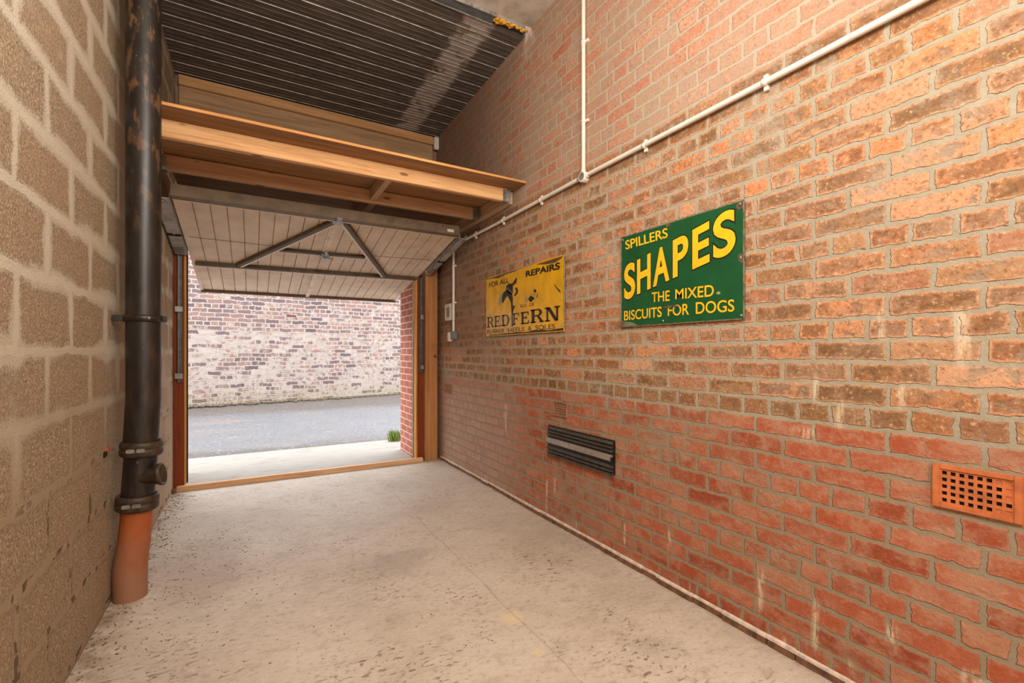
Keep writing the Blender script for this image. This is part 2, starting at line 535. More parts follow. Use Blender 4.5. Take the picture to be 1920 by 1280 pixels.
def mat_floor():
    m = Mat('rough_concrete')
    co = m.co()
    x, y, z = m.xyz()
    n_f = m.noise(co, 140.0, 4, 0.7)
    n_m = m.noise(m.mapv(co, (1.0, 1.7, 1.0), rot=(0, 0, 0.5)), 9.0, 6, 0.65, 0.4)
    n_l = m.noise(co, 1.5, 4, 0.55)
    base = m.ramp(n_l, [(0.3, (178, 165, 148)), (0.5, (196, 184, 168)), (0.7, (204, 194, 180))])
    base = m.mix(m.ma('MULTIPLY', m.step(n_m, 0.50, 0.68), 0.38), base, (152, 132, 110))
    n_g = m.noise(m.mapv(co, (1.0, 1.5, 1.0), rot=(0, 0, 0.5)), 34.0, 5, 0.7)
    base = m.mix(m.ma('MULTIPLY', m.step(n_g, 0.52, 0.66), 0.5), base, (148, 128, 106))
    base = m.mix(m.ma('MULTIPLY', m.step(n_g, 0.45, 0.34), 0.4), base, (214, 204, 190))
    base = m.mix(m.ma('MULTIPLY', m.step(n_m, 0.44, 0.32), 0.38), base, (210, 200, 188))
    base = m.mix(m.ma('MULTIPLY', m.step(n_f, 0.58, 0.74), 0.35), base, (212, 198, 176))
    # trodden crumbs and trowel scars in drifts
    drift = m.step(m.noise(m.mapv(co, (1.0, 1.0, 1.0), (3.1, 0.4, 0)), 2.6, 3, 0.5), 0.46, 0.66)
    cr = m.step(m.noise(m.mapv(co, (1.0, 2.2, 1.0), rot=(0, 0, 0.45)), 26.0, 4, 0.6, 0.5), 0.57, 0.64)
    crumbs = m.ma('MULTIPLY', cr, drift)
    base = m.mix(m.ma('MULTIPLY', crumbs, 0.7), base, (98, 76, 56))
    damp = m.step(m.noise(m.mapv(co, (1, 1, 1), (0.35, -0.2, 0)), 1.3, 3), 0.62, 0.74)
    base = m.mix(m.ma('MULTIPLY', damp, 0.35), base, (136, 126, 114))
    def patch(cx, cy, rx, ry, col, amt, base):
        w = m.wob(m.mapv(co, (1.0 / rx, 1.0 / ry, 0.0), (-cx / rx, -cy / ry, 0.0)), 2.2, 1.2, 4)
        ln = m.node('ShaderNodeVectorMath', operation='LENGTH')
        m.put(ln.inputs[0], w)
        return m.mix(m.ma('MULTIPLY', m.step(ln.outputs['Value'], 1.0, 0.35), amt), base, col)
    base = patch(0.72, 2.52, 0.24, 0.20, (136, 126, 118), 0.35, base)
    base = patch(1.00, 1.74, 0.08, 0.06, (216, 196, 162), 0.7, base)
    base = patch(0.975, 1.49, 0.04, 0.03, (216, 196, 162), 0.6, base)
    base = patch(-0.22, 3.0, 0.28, 0.60, (142, 120, 98), 0.35, base)
    # day joint: a thin trowelled line running up the floor
    lx = m.ma('SUBTRACT', x, m.ma('ADD', 1.02, m.ma('MULTIPLY', m.ma('SUBTRACT', m.noise(co, 3.0, 3), 0.5), 0.05)))
    line = m.ma('MULTIPLY', m.step(m.ma('ABSOLUTE', lx), 0.006, 0.002), m.step(n_l, 0.40, 0.5))
    base = m.mix(m.ma('MULTIPLY', line, 0.28), base, (116, 96, 76))
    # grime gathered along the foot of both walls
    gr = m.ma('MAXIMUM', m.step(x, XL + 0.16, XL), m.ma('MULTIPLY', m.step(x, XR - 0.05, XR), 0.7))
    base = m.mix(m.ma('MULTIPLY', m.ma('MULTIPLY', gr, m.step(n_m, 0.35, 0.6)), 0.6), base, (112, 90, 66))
    h = m.ma('ADD', m.ma('MULTIPLY', n_f, 0.25), m.ma('MULTIPLY', n_m, 0.5))
    h = m.ma('ADD', h, m.ma('MULTIPLY', n_g, 0.5))
    h = m.ma('ADD', h, m.ma('MULTIPLY', crumbs, 0.5))
    m.bump(h, 0.5, 0.012)
    return m.done(base, m.ma('ADD', 0.42, m.ma('MULTIPLY', n_g, 0.25)), 0, 0.5)


def mat_street_wall():
    m = Mat('limewashed_brick')
    co = m.co()
    x, y, z = m.xyz()
    uv = m.wob(m.wob(m.comb(x, z, 0.0), 4.0, 0.06), 20.0, 0.036)
    tint, fac = m.brick(uv, 0.24, 0.083, 0.013, 0.7, 0.5, 4)
    t2 = m.ma('FRACT', m.ma('MULTIPLY', tint, 37.31))
    n_f = m.noise(co, 30.0, 5, 0.65)
    n_m = m.noise(co, 6.0, 5, 0.6)
    n_l = m.noise(m.mapv(co, (0.6, 1, 1)), 1.4, 4, 0.55)
    brick = m.ramp(t2, [(0.0, (84, 70, 72)), (0.3, (108, 87, 82)), (0.55, (126, 96, 86)), (0.8, (90, 76, 77)), (1.0, (130, 104, 90))])
    lime = m.mix(n_m, (132, 119, 108), (170, 161, 153))
    low = m.step(m.ma('ADD', z, m.ma('MULTIPLY', m.ma('SUBTRACT', n_l, 0.5), 0.7)), 1.75, 1.5)
    sm = m.step(m.ma('ADD', m.ma('ADD', m.ma('ADD', m.ma('MULTIPLY', n_l, 0.35), m.ma('MULTIPLY', m.noise(co, 13.0, 4, 0.65), 0.65)), m.ma('MULTIPLY', low, 0.10)), m.ma('MULTIPLY', m.ma('SUBTRACT', t2, 0.5), 0.18)), 0.52, 0.66)
    edge = m.step(m.ma('ADD', fac, m.ma('MULTIPLY', m.ma('SUBTRACT', n_f, 0.5), 0.8)), 0.2, 0.7)
    isM = m.ma('MAXIMUM', m.ma('MULTIPLY', edge, 0.85), m.ma('MULTIPLY', sm, m.ma('ADD', 0.45, m.ma('MULTIPLY', n_f, 0.7))))
    col = m.mix(isM, brick, lime)
    col = m.mix(m.ma('MULTIPLY', m.step(n_f, 0.56, 0.68), 0.45), col, (118, 104, 100))
    moss = m.ma('MULTIPLY', m.step(m.ma('ADD', z, m.ma('MULTIPLY', n_m, -0.25)), 0.42, 0.18), m.step(n_f, 0.46, 0.60))
    col = m.mix(m.ma('MULTIPLY', moss, 0.55), col, (116, 108, 66))
    m.bump(m.ma('SUBTRACT', m.ma('MULTIPLY', n_f, 0.5), m.ma('MULTIPLY', isM, 0.5)), 0.6, 0.015)
    return m.done(col, 0.95, 0, 0.15)


def mat_pier():
    m = Mat('red_facing_brick')
    co = m.co()
    x, y, z = m.xyz()
    uv = m.wob(m.comb(m.ma('ADD', x, y), m.ma('SUBTRACT', z, 0.02), 0.0), 20.0, 0.006)
    tint, fac = m.brick(uv, 0.225, 0.075, 0.006, 0.3)
    n_f = m.noise(co, 60.0, 4)
    n_l = m.noise(co, 3.0, 3)
    brick = m.ramp(tint, [(0.0, (172, 98, 84)), (0.5, (186, 113, 96)), (1.0, (176, 105, 90))])
    brick = m.mix(m.ma('MULTIPLY', n_f, 0.3), brick, (206, 130, 110))
    brick = m.mix(m.ma('MULTIPLY', m.step(m.ma('ADD', z, m.ma('MULTIPLY', n_l, 0.6)), 1.35, 1.75), 0.5), brick, (150, 96, 84))
    col = m.mix(fac, brick, (220, 204, 182))
    m.bump(m.ma('SUBTRACT', m.ma('MULTIPLY', n_f, 0.3), fac), 0.5, 0.008)
    return m.done(col, 0.9, 0, 0.2)


def mat_deck():
    m = Mat('weathered_roof_deck')
    co = m.co()
    x, y, z = m.xyz()
    n_f = m.noise(m.mapv(co, (6, 40, 6)), 1.0, 4, 0.6)
    n_m = m.noise(co, 7.0, 5, 0.6)
    n_l = m.noise(co, 1.7, 4)
    c = m.ramp(n_f, [(0.3, (78, 70, 63)), (0.5, (98, 89, 81)), (0.7, (116, 107, 99))])
    c = m.mix(m.ma('MULTIPLY', m.step(n_l, 0.5, 0.7), 0.4), c, (76, 66, 57))
    # a lime-stained strip near the brick wall, with rusty gaps
    xs = m.ma('ADD', x, m.ma('MULTIPLY', m.ma('SUBTRACT', n_m, 0.5), 0.14))
    band = m.ma('MULTIPLY', m.step(xs, 1.30, 1.36), m.step(xs, 1.58, 1.52))
    c = m.mix(m.ma('MULTIPLY', m.ma('MULTIPLY', band, m.step(n_m, 0.32, 0.46)), 0.9), c, (182, 172, 164))
    c = m.mix(m.ma('MULTIPLY', m.ma('MULTIPLY', band, m.step(m.noise(co, 5.0, 3), 0.58, 0.64)), 0.7), c, (112, 86, 54))
    spot = m.step(m.voro(m.mapv(co, (1.6, 2.4, 1)), 1.0), 0.22, 0.08)
    c = m.mix(m.ma('MULTIPLY', m.ma('MULTIPLY', spot, n_m), 0.7), c, (128, 116, 106))
    m.bump(n_m, 0.15, 0.004)
    return m.done(c, 0.65, 0.0, 0.4)


def mat_road():
    m = Mat('damp_asphalt')
    co = m.co()
    x, y, z = m.xyz()
    n_f = m.noise(co, 70.0, 4, 0.7)
    n_m = m.noise(m.mapv(co, (0.45, 1.7, 1)), 2.2, 6, 0.65)
    c = m.ramp(n_f, [(0.3, (76, 76, 78)), (0.55, (104, 103, 105)), (0.75, (140, 139, 140))])
    c = m.mix(m.ma('MULTIPLY', m.step(n_m, 0.48, 0.66), 0.6), c, (122, 108, 98))
    edge = m.ma('ADD', y, m.ma('MULTIPLY', n_m, 0.9))
    c = m.mix(m.ma('MULTIPLY', m.step(edge, 9.3, 9.8), 0.8), c, (88, 76, 67))
    c = m.mix(m.ma('MULTIPLY', m.step(edge, 6.98, 6.72), 0.8), c, (84, 73, 64))
    c = m.mix(m.ma('MULTIPLY', m.step(m.noise(co, 25.0, 3, 0.7), 0.56, 0.66), 0.5), c, (158, 156, 156))
    m.bump(m.noise(co, 45.0, 4, 0.75), 0.9, 0.02)
    rough = m.ma('ADD', 0.36, m.ma('MULTIPLY', n_m, 0.35))
    return m.done(c, rough, 0, 0.5)


def mat_apron():
    m = Mat('pale_apron_concrete')
    co = m.co()
    n_f = m.noise(co, 60.0, 4, 0.7)
    n_m = m.noise(m.mapv(co, (0.7, 1.8, 1)), 4.0, 5, 0.6)
    c = m.ramp(n_m, [(0.3, (132, 126, 117)), (0.5, (154, 148, 139)), (0.7, (140, 134, 125))])
    c = m.mix(m.ma('MULTIPLY', m.step(n_f, 0.6, 0.72), 0.4), c, (140, 128, 116))
    m.bump(n_f, 0.3, 0.006)
    return m.done(c, 0.8, 0, 0.3)


def mat_enamel(name, col, chips):
    """enamelled sign face: glossy colour with worn, rusty chips gathered at the rim"""
    m = Mat(name)
    co = m.co()
    n = m.noise(co, 9.0, 4)
    d = tuple(c * 0.86 for c in col)
    l = tuple(min(255, c * 1.06) for c in col)
    c = m.ramp(n, [(0.3, d), (0.6, col), (0.8, l)])
    ch = m.step(m.noise(co, 22.0, 4, 0.6), chips, chips + 0.03)
    c = m.mix(ch, c, (96, 74, 56))
    m.bump(n, 0.12, 0.004)
    return m.done(c, 0.32, 0, 0.5)


def mat_pipe():
    m = Mat('black_pitch_paint')
    co = m.co()
    x, y, z = m.xyz()
    n = m.noise(m.mapv(co, (30, 30, 7)), 1.0, 5, 0.65)
    up = m.step(z, 1.5, 2.7)
    c = m.ramp(n, [(0.3, (22, 18, 16)), (0.55, (34, 29, 26)), (0.75, (56, 48, 42))])
    scuff = m.ma('MULTIPLY', m.step(m.noise(m.mapv(co, (26, 26, 10)), 1.0, 4, 0.6), 0.52, 0.66), m.ma('ADD', 0.10, m.ma('MULTIPLY', up, 0.6)))
    c = m.mix(scuff, c, (120, 86, 56))
    fl = m.step(m.noise(co, 55.0, 3), 0.72, 0.76)
    c = m.mix(m.ma('MULTIPLY', fl, 0.6), c, (150, 138, 120))
    m.bump(n, 0.2, 0.004)
    return m.done(c, 0.42, 0, 0.5)


def mat_clay():
    m = Mat('dusty_orange_plastic')
    co = m.co()
    x, y, z = m.xyz()
    n = m.noise(m.mapv(co, (14, 14, 6)), 1.0, 5, 0.6)
    c = m.ramp(n, [(0.3, (146, 74, 32)), (0.55, (160, 86, 42)), (0.75, (156, 100, 64))])
    grey = m.step(m.ma('ADD', m.ma('MULTIPLY', z, -1.0), m.ma('MULTIPLY', m.noise(co, 8.0, 3), 0.35)), -0.2, 0.1)
    c = m.mix(m.ma('MULTIPLY', grey, 0.75), c, (144, 112, 90))
    m.bump(n, 0.1, 0.003)
    return m.done(c, 0.55, 0, 0.4)


M = {}
M['brick'] = mat_brick_right()
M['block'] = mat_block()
M['floor'] = mat_floor()
M['street'] = mat_street_wall()
M['pier'] = mat_pier()
M['deck'] = mat_deck()
M['road'] = mat_road()
M['apron'] = mat_apron()
M['pipe'] = mat_pipe()
M['clay'] = mat_clay()
M['rib'] = plain('bright_rib_edge', (158, 156, 152), 0.5, 0.2, var=0.2, scale=18)
M['slab'] = plain('grey_soffit_board', (196, 184, 170), 0.9, var=0.10, scale=9)
M['strip'] = plain('blue_grey_edge_trim', (106, 110, 110), 0.5, 0.2, var=0.15, scale=14)
M['foam'] = plain('yellow_expanding_foam', (206, 150, 44), 0.9, var=0.25, scale=40, bumps=0.8)
M['w_beam'] = wood('planed_pine', 0, (186, 136, 86), (222, 174, 122), (236, 198, 150))
M['w_rear'] = wood('sawn_pine', 0, (172, 134, 104), (202, 166, 134), (218, 186, 156))
M['w_joist'] = wood('sawn_pine_lengthwise', 1, (160, 128, 98), (190, 158, 124), (206, 176, 142))
M['w_ply'] = wood('sheathing_ply', 0, (128, 94, 62), (154, 116, 80), (174, 136, 98), knots=False)
M['w_edge'] = wood('raw_ply_edge', 0, (170, 112, 60), (200, 144, 84), (220, 172, 112), knots=False)
M['w_fascia'] = wood('fascia_ply', 0, (146, 114, 82), (170, 136, 100), (188, 154, 116), knots=False)
M['w_batten'] = wood('fascia_batten_pine', 0, (170, 124, 80), (196, 148, 98), (212, 168, 118))
M['w_post'] = wood('honey_pine_post', 2, (150, 98, 56), (176, 122, 74), (192, 140, 90), knots=False)
M['w_red'] = wood('red_brown_stained_timber', 2, (104, 44, 18), (126, 56, 26), (146, 72, 36), knots=False)
M['w_raw'] = wood('raw_timber_edge', 2, (182, 124, 52), (206, 150, 74), (220, 170, 96), knots=False)
M['w_sill'] = wood('sill_pine', 0, (190, 142, 100), (220, 178, 138), (234, 198, 160), knots=False)
M['galv'] = plain('galvanised_steel', (150, 150, 146), 0.4, 0.7, var=0.12, scale=22)
M['track'] = plain('dull_track_steel', (104, 108, 106), 0.45, 0.6, var=0.15, scale=20)
M['arm'] = plain('lifting_arm_steel', (172, 168, 162), 0.5, 0.2, var=0.12, scale=16)
M['panel'] = plain('taupe_door_sheet', (220, 202, 180), 0.55, 0.0, var=0.05, scale=6, bumps=0.05)
M['dbar'] = plain('shaded_door_bracing', (88, 72, 52), 0.55, 0.0, var=0.12, scale=14)  # same paint as the sheet, with the bars' shade put into the colour
M['lip'] = plain('pale_bracing_lip', (226, 212, 192), 0.5, 0.0, var=0.06, scale=14)
M['rail'] = plain('brown_door_rail', (112, 96, 76), 0.55, 0.0, var=0.10, scale=12)
M['black'] = plain('black_rubber', (22, 20, 20), 0.7, var=0.2)
M['white'] = plain('white_pvc', (222, 214, 202), 0.4, var=0.03, scale=10, bumps=0.03)
M['offwhite'] = plain('aged_white_plastic', (206, 198, 184), 0.45, var=0.05, scale=12, bumps=0.03)
M['grey'] = plain('grey_switch_face', (120, 120, 120), 0.5, var=0.08)
M['green'] = mat_enamel('green_enamel', (24, 84, 46), 0.745)
M['yellow'] = mat_enamel('yellow_enamel', (222, 168, 8), 0.725)
M['y_letter'] = plain('yellow_lettering', (232, 188, 34), 0.35, var=0.04, scale=20, bumps=0.02)
M['k_letter'] = plain('black_lettering', (30, 26, 24), 0.4, var=0.15, scale=20, bumps=0.02)
M['k_worn'] = plain('worn_dark_lettering', (92, 68, 38), 0.5, var=0.3, scale=60, bumps=0.02)
M['cream'] = plain('bared_cream_enamel', (202, 164, 96), 0.5, var=0.12, scale=26, bumps=0.05)
M['silv'] = plain('grey_emblem_shade', (150, 138, 106), 0.5, var=0.1)
M['rust'] = plain('rusty_bare_steel', (98, 74, 58), 0.8, var=0.3, scale=60, bumps=0.4)
M['rim'] = plain('rubbed_sign_rim', (128, 116, 96), 0.6, 0.2, var=0.25, scale=40)
M['vent'] = plain('black_cast_vent', (34, 31, 29), 0.5, 0.2, var=0.2, scale=40)
M['slat'] = plain('lit_black_slat', (74, 68, 62), 0.45, 0.1, var=0.2, scale=40)  # paler than the frame: light caught by the slats put into the colour
M['alu'] = plain('brushed_grey_strip', (164, 152, 140), 0.45, 0.5, var=0.08, scale=30)
M['terra'] = plain('terracotta', (190, 108, 62), 0.85, var=0.10, scale=24, bumps=0.2)
M['terra_grey'] = plain('cement_smeared_terracotta', (156, 112, 86), 0.9, var=0.12, scale=30, bumps=0.2)
M['dark'] = plain('dark_void', (18, 13, 10), 0.95, var=0.2)
M['redbrick'] = plain('exposed_red_brick', (168, 78, 44), 0.9, var=0.2, scale=60, bumps=0.4)
M['plinth'] = plain('brown_base_course', (122, 86, 64), 0.92, var=0.2, scale=30, bumps=0.5)
M['lime'] = plain('white_lime_line', (214, 200, 184), 0.9, var=0.12, scale=30, bumps=0.4)
M['grit'] = plain('brown_grit', (132, 108, 84), 0.95, var=0.3, scale=40, bumps=0.3)
M['grass'] = plain('weed_green', (116, 142, 66), 0.8, var=0.2, scale=60)
M['moss'] = plain('verge_moss', (90, 78, 60), 0.95, var=0.3, scale=30, bumps=0.6)

# ================================================================== the room
b = MB(); b.box(XL - 0.3, XR + 0.3, YR, YB - 0.06, -0.2, 0.0)
struct(b.build('floor', M['floor'], origin=(0, 0, 0)))
b = MB(); b.box(XR, XR + 0.25, YR - 0.2, YB + 0.18, -0.05, ZC + 0.2)
struct(b.build('wall_right', M['brick'], origin=(0, 0, 0)))
b = MB(); b.box(XL - 0.25, XL, YR - 0.2, YB + 0.18, -0.05, ZC + 0.2)
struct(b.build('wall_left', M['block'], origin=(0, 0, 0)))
b = MB(); b.box(XL, XR, YR - 0.2, YR, -0.05, ZC + 0.2)
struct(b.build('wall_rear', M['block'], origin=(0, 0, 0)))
b = MB(); b.box(XL, XR, YB + 0.06, YB + 0.18, 2.13, ZC + 0.2)
struct(b.build('wall_back', M['brick'], origin=(0, 0, 0)))

# ribbed roof deck (ribs run across the room) and the flat board beyond its edge
b = MB()
PITCH, y = 0.155, 2.945
yend = YB + 0.10
while y < yend:
    ye = min(y + PITCH, yend)
    b.mi = 0
    p = [(y, ZC), (ye - 0.014, ZC), (ye - 0.012, ZC - 0.004), (ye - 0.006, ZC - 0.004), (ye - 0.005, ZC + 0.007), (ye, ZC + 0.007), (ye, ZC)]
    for i in range(len(p) - 1):
        b.mi = 1 if i in (1, 2) and True else 0
        b.face([(XL, p[i][0], p[i][1]), (XR, p[i][0], p[i][1]), (XR, p[i+1][0], p[i+1][1]), (XL, p[i+1][0], p[i+1][1])])
    # two shallow swages between the ribs
    b.mi = 0
    for k in (0.33, 0.66):
        q = y + PITCH * k
        if q + 0.01 < yend:
            b.box(XL, XR, q - 0.004, q + 0.004, ZC - 0.003, ZC + 0.002)
    y = ye
b.mi = 0
b.box(XL, XR, 2.94, yend, ZC + 0.035, ZC + 0.10)
struct(b.build('ceiling', [M['deck'], M['rib']], origin=(0, 0, 0)))
b = MB(); b.box(XL, XR, YR, 2.86, ZC + 0.01, ZC + 0.12)
struct(b.build('ceiling_board', M['slab'], origin=(0, 0, 0)))
b = MB(); b.box(XL, 1.52, 2.862, 2.942, ZC - 0.012, ZC + 0.10, 0.004); b.mi = 1
b.box(XL, 1.52, 2.856, 2.862, ZC - 0.016, ZC + 0.06)
b.box(XL, 1.52, 2.942, 2.948, ZC - 0.016, ZC + 0.04)
struct(b.build('trim_1', [M['strip'], M['rib']], origin=(0, 0, 0)))

# squeezed-out foam along the broken end of the deck
b = MB()
rf = random.Random(3)
for i in range(46):
    t = i / 45.0
    x = 1.515 + 0.275 * t
    r = (0.011 if t < 0.3 else 0.007) * rf.uniform(0.6, 1.5)
    m4 = Matrix.Translation((x, 2.895 + rf.uniform(-0.012, 0.012), ZC + rf.uniform(-0.012, 0.006))) @ Matrix.Diagonal((r * 1.3, r, r, 1))
    bmesh.ops.create_icosphere(b.bm, subdivisions=2, radius=1.0, matrix=m4)
for i in range(14):
    r = rf.uniform(0.007, 0.014)
    m4 = Matrix.Translation((1.535 + rf.uniform(-0.02, 0.04), 2.89 + rf.uniform(-0.02, 0.025), ZC - 0.006 + rf.uniform(-0.012, 0.01))) @ Matrix.Diagonal((r, r, r * 0.9, 1))
    bmesh.ops.create_icosphere(b.bm, subdivisions=2, radius=1.0, matrix=m4)
for f in b.bm.faces:
    f.smooth = True
tag(b.build('expanding_foam', M['foam']), 'ragged bead of yellow foam squeezed out along the end of the dark roof deck', 'foam')

# projecting base course at the foot of the brick wall
b = MB()
rp = random.Random(5)
yy = YR
while yy < YB - 0.1:
    L = rp.uniform(0.09, 0.22)
    ye = min(yy + L, YB - 0.1)
    d = rp.uniform(0.008, 0.018)
    b.mi = 0
    b.box(XR - d, XR + 0.01, yy, ye - 0.003, -0.01, 0.024 + rp.uniform(-0.004, 0.003), 0.003)
    b.mi = 1
    b.box(XR - d + rp.uniform(-0.001, 0.004), XR + 0.01, yy, ye, 0.024, 0.037 + rp.uniform(-0.003, 0.003), 0.002)
    yy = ye
struct(b.build('baseboard_right', [M['plinth'], M['lime']], origin=(0, 0, 0)))

# ================================================================== the street outside
b = MB(); b.box(-3.2, 5.0, YB - 0.06, 6.12, -0.2, -0.004)
struct(b.build('apron', M['apron'], origin=(0, 0, 0)))
b = MB()
# road rising gently to the foot of the far wall
b.face([(-9, 6.12, -0.03), (12, 6.12, -0.03), (12, 6.6, 0.0), (-9, 6.6, 0.0)])
b.face([(-9, 6.6, 0.0), (12, 6.6, 0.0), (12, 12.2, 0.23), (-9, 9.4, 0.20)])
struct(b.build('road', M['road'], origin=(0, 0, 0)))


def wall_pt(x):
    return 10.13 + 0.1567 * x


ang = math.atan(0.1567)
b = MB(); b.box(-9.0, 12.0, 0.0, 0.35, 0.0, 3.15)
sw = struct(b.build('wall_street', M['street'], origin=(0, 0, 0)))
sw.location = (0, 10.13, 0.0)
sw.rotation_euler = (0, 0, ang)
b = MB(); b.box(0.62, 0.80, -0.006, 0.02, 1.895, 1.93, 0.003)
b.build('painted_brick', plain('dark_red_painted_brick', (104, 30, 32), 0.8), sw, local=True)

rg = random.Random(11)
b = MB()
for i in range(700):
    x = rg.uniform(-1.6, 3.6)
    y = wall_pt(x) - abs(rg.gauss(0, 0.07)) - 0.01
    r = rg.uniform(0.008, 0.03)
    zb = 0.0 + 0.2 - 0.06 * max(0.0, (wall_pt(x) - y))
    m4 = Matrix.Translation((x, y, zb)) @ Matrix.Diagonal((r * 1.6, r, r * 0.7, 1))
    bmesh.ops.create_icosphere(b.bm, subdivisions=1, radius=1.0, matrix=m4)
tag(b.build('verge_moss', M['moss']), 'strip of yellowish moss and soil along the foot of the street wall', 'moss', kind='stuff')


def tuft(b, cx, cy, cz, n, h, r, rnd):
    for i in range(n):
        a = rnd.uniform(0, 2 * PI)
        d = rnd.uniform(0, r)
        x, y = cx + d * math.cos(a), cy + d * math.sin(a)
        hh = h * rnd.uniform(0.5, 1.0)
        lx, ly = rnd.uniform(-0.5, 0.5) * hh, rnd.uniform(-0.5, 0.5) * hh
        w = 0.006
        b.face([(x - w, y, cz), (x + w, y, cz), (x + w * 0.7 + lx * 0.4, y + ly * 0.4, cz + hh * 0.6)])
        b.face([(x - w, y, cz), (x + w * 0.7 + lx * 0.4, y + ly * 0.4, cz + hh * 0.6), (x + lx, y + ly, cz + hh)])


b = MB(); tuft(b, 1.66, 6.02, -0.01, 160, 0.16, 0.09, rg)
tag(b.build('grass_tuft', M['grass'], origin=(1.66, 6.02, -0.01)), 'small tuft of green weeds at the roadside beside the red brick pier', 'weed', kind='stuff')

# brick reveal on the right of the doorway, and its twin on the left
b = MB(); b.box(1.565, 2.6, YB + 0.085, 5.44, -0.05, 3.8)
struct(b.build('wall_reveal_right', M['pier'], origin=(0, 0, 0)))
b = MB(); b.box(-1.6, -0.66, YB + 0.19, 5.44, -0.05, 3.8)
struct(b.build('wall_reveal_left', M['pier'], origin=(0, 0, 0)))

# ================================================================== door frame
# left side post
t = thing('door_post', (-0.53, 4.76, 0), 'slim red-brown stained door post against the grey block wall, left of the doorway', 'door post', 'door posts')
b = MB(); b.box(-0.573, -0.502, 4.752, 4.83, 0.0, 2.20, 0.002); b.build('post', M['w_red'], t)
b = MB(); b.box(-0.502, -0.487, 4.770, 4.83, 0.045, 2.20); b.build('stop_bead', M['w_raw'], t)['label'] = 'raw yellow timber edge'
b = MB(); b.box(-0.487, -0.477, 4.782, 4.80, 0.05, 2.15); b.build('weather_strip', M['black'], t)['label'] = 'black rubber weather strip'
# right side post
t = thing('door_post', (1.6, 4.74, 0), 'broad honey-coloured timber door post against the brick wall, right of the doorway', 'door post', 'door posts')
b = MB(); b.box(1.628, 1.765, 4.715, 4.84, 0.0, 2.20, 0.003); b.build('post', M['w_post'], t)
b = MB(); b.box(1.558, 1.628, 4.765, 4.84, 0.0, 1.955, 0.002); b.build('frame_strip', M['w_red'], t)['label'] = 'red-brown stained strip'
b = MB(); b.box(1.545, 1.558, 4.785, 4.86, 0.0, 1.955); b.build('stop_bead', M['w_raw'], t)['label'] = 'raw yellow timber edge'
b = MB(); b.box(1.535, 1.563, 4.862, 4.884, 0.0, 1.94); b.build('edge_seal', M['galv'], t)['label'] = 'grey edge strip'
b = MB(); b.lathe((1.735, 4.716, 1.13), (0, -1, 0), [(0, 0.016), (0.006, 0.016), (0.008, 0.010), (0.008, 0.0)], 14); b.build('bolt_head', M['rust'], t)
# timber head across the opening
b = MB(); b.box(-0.573, 1.765, 4.76, 4.855, 2.205, 2.31, 0.002)
tag(b.build('door_lintel', M['w_rear']), 'timber head spanning the doorway above the raised door', 'lintel')
# threshold batten
b = MB()
b.prism([(4.700, 0.0), (4.762, 0.0), (4.757, 0.040), (4.706, 0.044)], lambda a, c, d: (-0.548 + d, a - 0.018 * (d / 2.14), c), 2.14)
tag(b.build('door_sill', M['w_sill']), 'pale pine threshold batten lying across the foot of the doorway', 'sill')
b = MB()
b.box(-0.573, -0.55, 4.66, 4.75, 0.0, 0.035, 0.006, 0.004)
tag(b.build('mortar_lump', M['plinth']), 'small grey mortar lump on the floor at the left end of the threshold', 'rubble')

# vertical door tracks
def track(x0, x1, yf, z0, z1, label, side):
    t = thing('door_track', ((x0 + x1) / 2, yf, z0), label, 'track', 'upright door tracks')
    b = MB()
    w = 0.003
    b.box(x0, x1, yf + 0.028, yf + 0.031, z0, z1)
    b.box(x0, x0 + w, yf, yf + 0.031, z0, z1)
    b.box(x1 - w, x1, yf, yf + 0.031, z0, z1)
    b.box(x0, x0 + 0.009, yf, yf + w, z0, z1)
    b.box(x1 - 0.009, x1, yf, yf + w, z0, z1)
    b.build('channel', M['track'], t)
    for zz in (z0 + 0.36 * (z1 - z0) + 0.2, z0 + 0.03):
        b = MB()
        b.box(x0 - 0.012 * side - 0.004, x1 + 0.004, yf - 0.006, yf + 0.02, zz, zz + 0.045, 0.002)
        b.build('track_bracket', M['galv'], t)
    return t


track(-0.545, -0.512, 4.721, 0.92, 2.02, 'grey steel door track on the left door post', 1)
track(1.572, 1.610, 4.734, 0.96, 1.985, 'grey steel door track on the right door post', -1)

# ================================================================== the garage door (canopy, half way up)
ya, za, yb, zb = 3.72, 2.225, 5.72, 1.833
DL = math.hypot(yb - ya, zb - za)
door = bpy.data.objects.new('garage_door', None)
door.location = (0.575, ya, za)
door.rotation_euler = (math.atan2(zb - za, yb - ya), 0, 0)
C.objects.link(door)
ORIG[door.name] = (0, 0, 0)
tag(door, 'taupe ribbed up-and-over garage door tilted open under the ceiling shelf', 'garage door')
DX0, DX1 = -1.034, 1.005        # local x of its sides; local y runs down the sheet, -z is the face seen from inside
b = MB()
n = 20
pw = (DX1 - DX0) / n
b.face([(DX0, 0, 0.03), (DX1, 0, 0.03), (DX1, DL, 0.03), (DX0, DL, 0.03)])
for i in range(n):
    x0, x1 = DX0 + i * pw, DX0 + (i + 1) * pw
    g = 0.0035
    for (u0, w0), (u1, w1) in zip([(x0 + g, 0.0), (x1 - g, 0.0), (x1 - g * 0.5, 0.016)], [(x1 - g, 0.0), (x1 - g * 0.5, 0.016), (x1 + g * 0.5, 0.016)]):
        b.face([(u0, 0, w0), (u1, 0, w1), (u1, DL, w1), (u0, DL, w0)])
    b.face([(x0 + g * 0.5, 0, 0.016), (x0 + g, 0, 0.0), (x0 + g, DL, 0.0), (x0 + g * 0.5, DL, 0.016)])
for u in (DX0, DX1):
    b.face([(u, 0, 0), (u, DL, 0), (u, DL, 0.03), (u, 0, 0.03)])
for v in (0, DL):
    b.face([(DX0, v, 0), (DX1, v, 0), (DX1, v, 0.03), (DX0, v, 0.03)])
